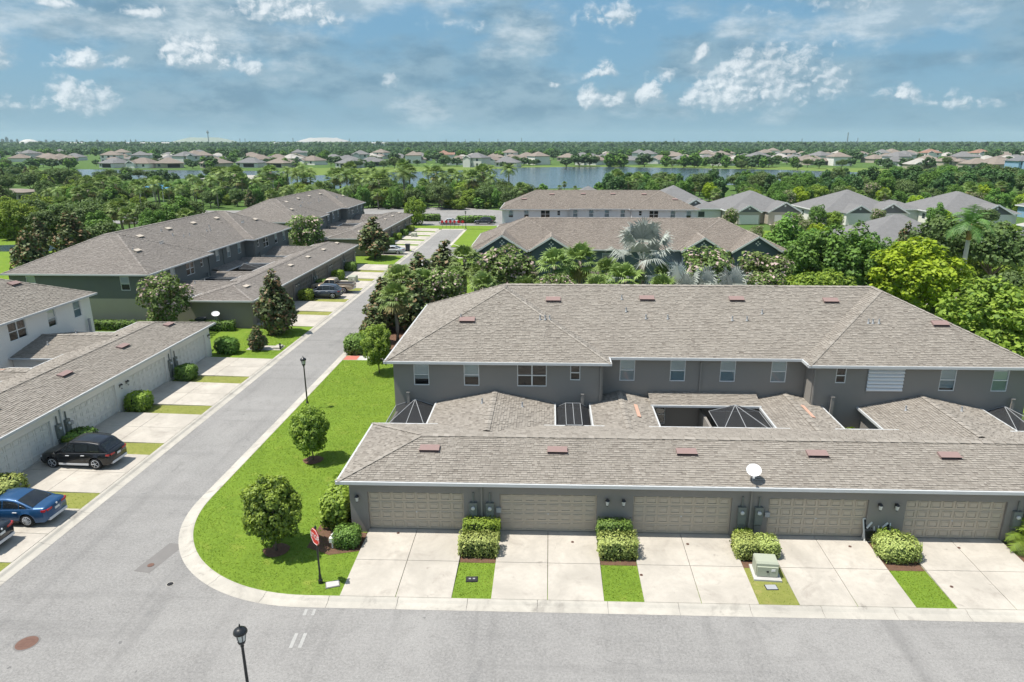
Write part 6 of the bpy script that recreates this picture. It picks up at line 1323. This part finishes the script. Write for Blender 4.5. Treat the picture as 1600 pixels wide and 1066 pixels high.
sheet('meadow', [(-440,300),(-345,300),(-335,480),(-420,500)], -.08, 'meadow', 'green meadow at the far left', 'meadow'); sheet('meadow', rect(150,205,330,255), -.08, 'meadow', 'rough green meadow behind the right bungalows', 'meadow')
sheet('park_road', [(-230,160),(-56,167),(-52,167),(-52,173),(-90,172.5),(-230,166)], .125, 'asphalt', 'pale road running behind the dark rows', 'road'); sheet('park_lot', [(-128,176),(-84,180),(-88,200),(-122,196)], .02, 'asphalt', 'small parking lot in the left park', 'parking lot'); sheet('park_path', [(-150,170),(-143,170),(-137,196),(-150,204),(-153,200),(-144,194)], .02, 'pale_concrete', 'curving pale path through the left park', 'path')
def pavilion(label, loc, w, d, h, roofm):
    o = empty('pavilion', loc, 0, label, 'pavilion'); hip_mesh(-.6,w+.6,-.6,d+.6,h,.16,roofm).obj('roof', o); b = MB(); wall_panel(b,(0,0),(w,0),-.2,h,[(w*k/6+.4,w*(k+1)/6-.4,.1,2.3) for k in range(6)],.3); wall_panel(b,(w,0),(w,d),-.2,h); wall_panel(b,(w,d),(0,d),-.2,h); wall_panel(b,(0,d),(0,0),-.2,h); b.obj('wall', o, 'wall_sand'); MB().poly([(0,.4,0),(w,.4,0),(w,.4,h),(0,.4,h)]).obj('glazing', o, 'far_glass')
pavilion('low pool pavilion with pale roof between the palms', (-148,292,0), 30, 14, 4.2, 'roof_pale'); pavilion('small tan-roofed clubhouse among the left trees', (-190,225,0), 16, 10, 3.2, 'roof_tan')
o = empty('sun_shade', (-133,232,0), 0, 'blue pyramid sun shade in the left park', 'sun shade'); MB().poly([(-4,-4,4.2),(4,-4,4.2),(0,0,6)]).poly([(4,-4,4.2),(4,4,4.2),(0,0,6)]).poly([(4,4,4.2),(-4,4,4.2),(0,0,6)]).poly([(-4,4,4.2),(-4,-4,4.2),(0,0,6)]).obj('canopy', o, 'utility_blue')
for sx in (-3.8,3.8):
    for sy in (-3.8,3.8): MB().tube([(sx,sy,0),(sx,sy,4.3)],[.09,.09],8).obj('post', o, 'trim_white')
# mid-distance trees
def inpoly(x, y, P_):
    c = False; j = len(P_)-1
    for i in range(len(P_)):
        if (P_[i][1] > y) != (P_[j][1] > y) and x < (P_[j][0]-P_[i][0])*(y-P_[i][1])/(P_[j][1]-P_[i][1])+P_[i][0]: c = not c
        j = i
    return c
BLOCK = [(-62,15,-18,168),(-12,20,34,163),(-56,160,8,200),(0,182,46,208),(36,164,64,196),(64,162,88,194),(86,162,114,192),(48,110,71,133),(70,85,97,126),(94,125,116,148),(119,147,150,194),(38,144,140,158),(-230,155,-50,180),(-130,172,-82,202),(-120,118,-86,134),(-150,290,-114,308),(-192,222,-170,238),(-139,226,-127,238),(57,150,64,170)]
def ok(x, y, r=2.5):
    if any(a-r < x < c+r and b-r < y < d+r for a, b, c, d in BLOCK): return False
    return not (inpoly(x, y, LAKE) or inpoly(x, y, LAKE2))
rng = random.Random(77); PL = []
def scatter(u0, u1, y0, y1, n, kinds, h0, h1, label, group, gap=3.6, wide=1.1, z=-.1, name=None):
    t = 0; made = 0
    while made < n and t < n*40:
        t += 1; u = rng.uniform(u0, u1); y = rng.uniform(y0, y1); x = bearing(u)*y
        if not ok(x, y) or any((x-a)**2+(y-b)**2 < gap*gap for a, b in PL): continue
        PL.append((x, y)); kd = rng.choice(kinds); lb = label.get(kd, label['*']) if isinstance(label, dict) else label
        plant(kd, x, y, rng.uniform(h0, h1)*(1.12 if kd in ('queen','sabal') else 1), lb, wide*rng.uniform(.85,1.15), group, z=z, name=name); made += 1
LB = lambda where: {'*': 'green leafy tree '+where, 'oak': 'dark oak '+where, 'sabal': 'fan palm '+where, 'queen': 'feather palm '+where, 'pine': 'slender pine '+where, 'magnolia': 'dark magnolia '+where, 'crape': 'blossoming crape myrtle '+where, 'bright': 'bright green tree '+where, 'yellow': 'yellow-green tree '+where, 'smallgreen': 'small green tree '+where, 'small': 'dark small tree '+where}
scatter(-90,150,118,156,18,('oak','green','magnolia','oak','bright'),5,8,LB('on the meadow beside the pond'),'meadow trees by the pond',5)
scatter(-90,140,182,330,46,('oak','green','oak','magnolia','bright','oak','sabal'),5,8.5,LB('in the park at the far left'),'park trees at the far left',4.6)
scatter(110,460,182,290,66,('oak','oak','green','sabal','queen','oak','magnolia','smallgreen'),4,6.6,LB('in the park behind the dark rows'),'park trees behind the dark rows',3.9)
scatter(40,300,136,156,16,('sabal','oak','queen','green'),5.5,8,LB('along the pale road behind the dark row'),'roadside trees behind the dark row',4)
scatter(60,560,182,214,22,('oak','green','sabal','queen','sabal','queen'),5.5,7.6,LB('in the front rank of the park'),'front rank of park trees',3.4)
scatter(130,330,185,230,10,('queen','sabal'),7,9,LB('above the park trees behind the dark rows'),'tall park palms',4)
scatter(330,600,205,285,30,('queen','queen','sabal'),7.5,10.5,LB('standing tall before the left lake arm'),'tall palms before the lake',3.4,1.2)
scatter(440,830,204,250,70,('oak','green','oak','sabal','bright','oak','green'),4.2,6.8,LB('behind the parking lot, before the lake'),'trees behind the parking lot',3.8)
scatter(560,800,250,288,36,('oak','green','smallgreen','sabal'),3.2,4.8,LB('low by the water behind the parking lot'),'low trees by the water',3.8)
scatter(600,800,215,282,16,('queen','sabal','queen'),8.5,11.5,LB('rising over the trees behind the parking lot'),'tall palms behind the parking lot',3)
scatter(835,955,215,288,12,('green','smallgreen','sabal'),3.0,4.4,LB('low on the near lake shore behind the pale row'),'low trees on the near shore',4)
scatter(945,1110,232,306,40,('pine','pine','green','sabal','oak'),5.5,8.6,LB('on the near lake shore, middle'),'shore trees, middle',3.8,1.15)
scatter(1100,1360,240,345,56,('pine','pine','pine','green','oak'),5.0,7.6,LB('in the belt behind the right bungalows'),'tree belt behind the right bungalows',4.0,1.2)
scatter(1360,1640,248,345,62,('pine','pine','pine','green','oak'),6.5,9.5,LB('in the belt at the right picture edge'),'tree belt at the right edge',4.0,1.3)
scatter(1090,1640,196,246,46,('green','bright','yellow','oak','sabal','crape','green'),4.5,6.5,LB('close behind the right bungalows'),'garden trees behind the right bungalows',4)
scatter(1380,1640,98,166,18,('crape','green','bright','oak','yellow','sabal'),3.4,5.2,LB('between the right bungalows'),'garden trees between the right bungalows',4.4)
scatter(1090,1360,108,146,12,('crape','yellow','green','crape'),3.0,4.6,LB('by the residential street end'),'garden trees by the residential street',4)
scatter(0,420,300,470,34,('smallgreen','small','oak'),4,6.5,LB('round the left lake'),'trees round the left lake',6,1.2)
scatter(-60,1660,500,640,140,('small','smallgreen','small','oak'),4.5,8,LB('before the houses on the far lake shore'),'trees on the far lake shore',7,1.25,name='shore_tree')
scatter(880,1240,545,570,22,('small','smallgreen'),7,10,LB('at the water edge of the far shore'),'water edge trees',7,1.3)
scatter(60,830,182,262,130,('smallgreen','smallgreen','crape','bright'),1.8,3.4,{'*':'low green bush under the park trees','crape':'low blossoming bush under the park trees','bright':'low bright bush under the park trees'},'bushes under the park trees',2.6,1.3,name='park_bush')
for k, (x, kd, h, lb) in enumerate(((41.5,'crape',4.6,'crape myrtle before the left end of the first bungalow'),(62.2,'green',5.2,'green tree between the first and second bungalows'),(65.5,'bright',3.8,'bright bush tree before the second bungalow corner'),(75,'crape',4.4,'crape myrtle before the second bungalow gable'),(87.5,'green',5.6,'green tree between the second and third bungalows'),(90.8,'yellow',4.2,'yellow-green tree before the third bungalow corner'),(100,'oak',4.6,'oak before the third bungalow gable'),(114,'green',5.6,'green tree right of the third bungalow'),(56.5,'crape',3.4,'small crape myrtle at the first bungalow door'))):
    plant(kd, x, 159.6+(k*3 % 4), h, lb, 1.05, 'garden trees before the bungalows', z=0)
# far houses
def far_proto(w, d, st, roofm, wallm, style):
    r = empty('far_house'); h = 2.9*st
    b = MB(); wall_panel(b,(0,0),(w,0),-.3,h); wall_panel(b,(w,0),(w,d),-.3,h); wall_panel(b,(w,d),(0,d),-.3,h); wall_panel(b,(0,d),(0,0),-.3,h); b.obj('wall', r, wallm)
    hip_mesh(-.5,w+.5,-.5,d+.5,h,.46,roofm).obj('roof', r)
    if style == 0:
        gable_front(r, w*.1, w*.5, -2.5, 3, h, .5, roofm, wallm)
    else:
        hip_mesh(w*.35,w+1.5,-4,5,2.9,.42,roofm).obj('porch_roof', r); b = MB(); wall_panel(b,(w*.4,-3.4),(w+1,-3.4),-.3,2.8); wall_panel(b,(w+1,-3.4),(w+1,4),-.3,2.8); wall_panel(b,(w*.4,0),(w*.4,-3.4),-.3,2.8); b.obj('porch_wall', r, wallm); MB().box(w*.45,-3.46,.3,w*.92,-3.43,2.4).obj('porch_screen', r, 'dark')
    for s in range(st):
        for k in range(3): MB().box(0,0,0,1.5,.05,1.5).obj('window', r, 'far_glass', loc=(w*(.08+.32*k), -.03 if style else -.03, 2.9*s+.9))
    return r
FP = [far_proto(15,13,1,'roof_tan','wall_sand',1), far_proto(14,12,2,'roof_grey','wall_white',0), far_proto(16,13,1,'roof_brown','wall_cream',0), far_proto(13,12,2,'roof_tan','wall_cream',1), far_proto(15,12,1,'roof_grey','wall_pale',1), far_proto(15,12,2,'roof_slate','wall_sky',0), far_proto(15,13,1,'roof_pale','wall_sand',0), far_proto(15,13,2,'roof_rust','wall_cream',0)]
FLB = ['tan-roofed house with porch across the lake','white two-storey house with grey roof across the lake','brown-roofed house with gable across the lake','cream two-storey house with tan roof across the lake','pale house with grey roof across the lake','blue two-storey house with dark roof across the lake','sand house with pale roof across the lake','cream house with rust-red roof across the lake']
used = set()
def place_far(i, x, y, rz):
    o = FP[i] if i not in used else copy_tree(FP[i]); used.add(i)
    o.location = (x, y, -.1); o.rotation_euler = (0,0,rz); o.scale = (1.2,1.2,1.25); tag(o, FLB[i], 'house', 'houses across the lake')
rng2 = random.Random(21)
for row, (Y0, us, ue, p) in enumerate(((532,150,520,.8),(520,1420,1750,.8),(560,560,820,.8),(598,1180,1700,.95),(610,60,560,.55),(606,700,1180,.8),(640,-80,1700,.72),(682,-80,1700,.7),(735,-80,1700,.66),(800,640,1720,.66),(805,-80,640,.5),(890,900,1740,.7),(1000,1100,1760,.6))):
    x0 = bearing(us,1.038)*Y0; x1 = bearing(ue,1.038)*Y0; x = x0
    while x < x1:
        if rng2.random() < p:
            i = rng2.choices(range(8), (24,14,18,10,18,.9,12,3))[0]; place_far(i, x+rng2.uniform(-2,2), Y0+rng2.uniform(-10,10)+.00007*x*x*0, rng2.uniform(-.5,.5)+(math.pi/2 if rng2.random() < .3 else 0))
        x += 22+rng2.random()*8
for x, y, rz in ((x, y, 0) for x, y in ((305,470),)): place_far(5, x, y, rz)
scatter(-80,1680,655,1050,190,('small','smallgreen','small'),6,10,LB('among the houses across the lake'),'trees among the far houses',11,1.3)
# woods to the horizon: one mass
def woods(name, y0, y1, n, q, size, rad, seed, label):
    r = np.random.default_rng(seed); y = y0*np.exp(r.random(n)*np.log(y1/y0)); u = r.uniform(-260,1900,n); x = (u-825)/1067*y-.0324*y
    h = r.uniform(.65,1.25,n)*rad*1.6; t0 = r.uniform(.1,.7,n)
    d = r.normal(size=(n,q,3)); d /= np.linalg.norm(d,axis=2,keepdims=True); d[...,2] = np.abs(d[...,2])
    C = np.stack([x,y,np.zeros(n)],1)[:,None,:]+d*np.stack([np.full(n,rad),np.full(n,rad),h],1)[:,None,:]*r.uniform(.75,1.05,(n,q,1))
    N = d+r.normal(size=d.shape)*.3; T_ = np.clip(t0[:,None]+r.normal(0,.15,(n,q)),0,.84)
    V_, F_ = leaf_quads(C.reshape(-1,3), N.reshape(-1,3), size*r.uniform(.7,1.3,n*q), r, 1.2)
    tag(link(name, npmesh(name, V_, F_, 'leaf_far', np.repeat(T_.ravel(),4))), label, 'woods', None, 'stuff')
woods('woods', 1010, 2000, 4600, 40, 2.6, 4.6, 1, 'dark green woods beyond the far houses'); woods('distant_woods', 2000, 8800, 9000, 14, 9.0, 9.0, 2, 'blue-green woods along the horizon')
# skyline
def at(u, Y): return (bearing(u,1.042)*Y, Y)
o = empty('storage_dome', (*at(45,3000), -4), 0, 'white storage dome on the left skyline', 'dome'); MB().lathe([(40,0),(40,5),(39,12),(35,19),(28,25),(18,29.5),(8,31.5),(.1,32)],28).obj('shell', o, 'dome_white', smooth=True); MB().box(-6,-41.5,0,6,-38,9).obj('portal', o, 'tower_concrete')
for k, (u, v, w) in enumerate(((4,216,14),(11,213,12),(18,217,16),(27,216,10),(62,219,20),(72,217,9),(84,218,14),(97,219,22),(120,217,8),(128,219,16),(152,217,9),(160,219,12),(196,218,7),(204,217,6),(212,217,6))):
    x, y = at(u, 4000); h = 19.4+(221-v)/1112*4000; t = empty('city_tower', (x,y,-4), .3*k, 'grey tower of the hazy city skyline', 'tower', 'city skyline towers'); MB().box(-w/2,-w/2,0,w/2,w/2,h*.86).obj('shaft', t, 'tower_concrete'); MB().box(-w*.36,-w*.36,h*.86,w*.36,w*.36,h*.97).obj('crown_storey', t, 'tower_concrete'); MB().bar((0,0,h*.97),(0,0,h*1.1),.8).obj('mast', t, 'tower_concrete')
def mound(name, u, wpx, v, Y, mat, label, seed):
    x, y = at(u, Y); h = 19.4+(221-v)/1112*Y; w = wpx/1067*Y/2; m = MB(); n, k = 40, 8; r = random.Random(seed); ph = [r.uniform(0,6) for _ in range(6)]
    for i in range(k+1):
        f = 1-(i/k)**1.0*.62
        for j in range(n):
            a = 2*math.pi*j/n; q = 1+.05*math.sin(3*a+ph[0])+.04*math.sin(7*a+ph[1]); m.v.append((x+math.cos(a)*w*f*q, y+math.sin(a)*w*.45*f*q, -1+(h+1)*(i/k)**.8*(1+.05*math.sin(4*a+ph[2])*(i == k))))
    for i in range(k):
        for j in range(n): m.f.append((i*n+j,i*n+(j+1)%n,(i+1)*n+(j+1)%n,(i+1)*n+j))
    m.f.append(tuple(k*n+j for j in range(n))); m.m = [0]*len(m.f); tag(m.obj(name, None, mat, smooth=True), label, 'mound', None, 'structure')
mound('hill', 318, 125, 215.5, 4200, 'grey_mound', 'long grey-green mound on the skyline', 1); mound('hill', 505, 104, 215.8, 4600, 'white_mound', 'white spoil mound on the skyline', 2)
def mast(u, v, Y, label, w=3.0, head=False):
    x, y = at(u, Y); h = 19.4+(221-v)/1112*Y; o = empty('lattice_mast', (x,y,-2), 0, label, 'mast', 'masts on the skyline'); m = MB()
    for a in (45,135,225,315): m.bar((w*math.cos(R(a)),w*math.sin(R(a)),0),(w*.35*math.cos(R(a)),w*.35*math.sin(R(a)),h),1.0)
    m.obj('legs', o, 'tower_concrete'); b = MB()
    for k in range(8):
        z0, z1 = h*k/8, h*(k+1)/8; s0, s1 = w*(1-.65*k/8)*.7, w*(1-.65*(k+1)/8)*.7
        b.bar((-s0,-s0,z0),(s1,-s1,z1),.5); b.bar((s0,-s0,z0),(-s1,-s1,z1),.5)
    b.obj('bracing', o, 'tower_concrete')
    if head: MB().lathe([(2,h-14),(6.5,h-11),(6.5,h-3),(3,h),(.5,h+6)],12).obj('tank', o, 'tower_concrete')
    else: MB().box(-w*1.6,-.4,h*.88,w*1.6,.4,h*.9).obj('crossarm', o, 'tower_concrete')
mast(326,205,4000,'tall water-tower mast over the grey mound',3.0,True); mast(1324,207,3600,'dark tall mast on the right skyline',3.0)
for u, v in ((375,216),(383,216),(458,215),(546,216),(622,217),(697,217),(727,217),(749,216),(778,217),(815,215),(1053,216),(1253,216),(1340,215),(1436,216)): mast(u, v, 3400, 'faint power pylon on the horizon', 1.6)
for k, u in enumerate((118,190,235,262,430,590)):
    x, y = at(u, 2600); o = empty('warehouse', (x,y,-1), .2*k, 'white warehouse among the far woods', 'warehouse', 'far warehouses'); MB().box(-45,-20,0,45,20,14).obj('wall', o, 'wall_white'); hip_mesh(-46,46,-21,21,14,.12,'dome_white').obj('roof', o); MB().box(-30,-20.6,0,-18,-20.1,8).obj('dock_door', o, 'tower_concrete')
# ---------------------------------------------------------------- air
def haze():
    m = bpy.data.materials.new('haze_air'); m.use_nodes = True; t = NT(m.node_tree); t.n.clear(); o = t.node('ShaderNodeOutputMaterial')
    v = t.node('ShaderNodeVolumePrincipled'); v.inputs['Color'].default_value = (.70,.85,.97,1); v.inputs['Density'].default_value = .000060; v.inputs['Anisotropy'].default_value = .1
    t.l.new(v.outputs[0], o.inputs['Volume']); MATS['haze_air'] = m
    b = MB().box(-9600,-500,-1.2,9600,9600,135).obj('haze', None, 'haze_air'); tag(b, 'thin blue summer haze over the whole place', 'haze', None, 'stuff')
haze()
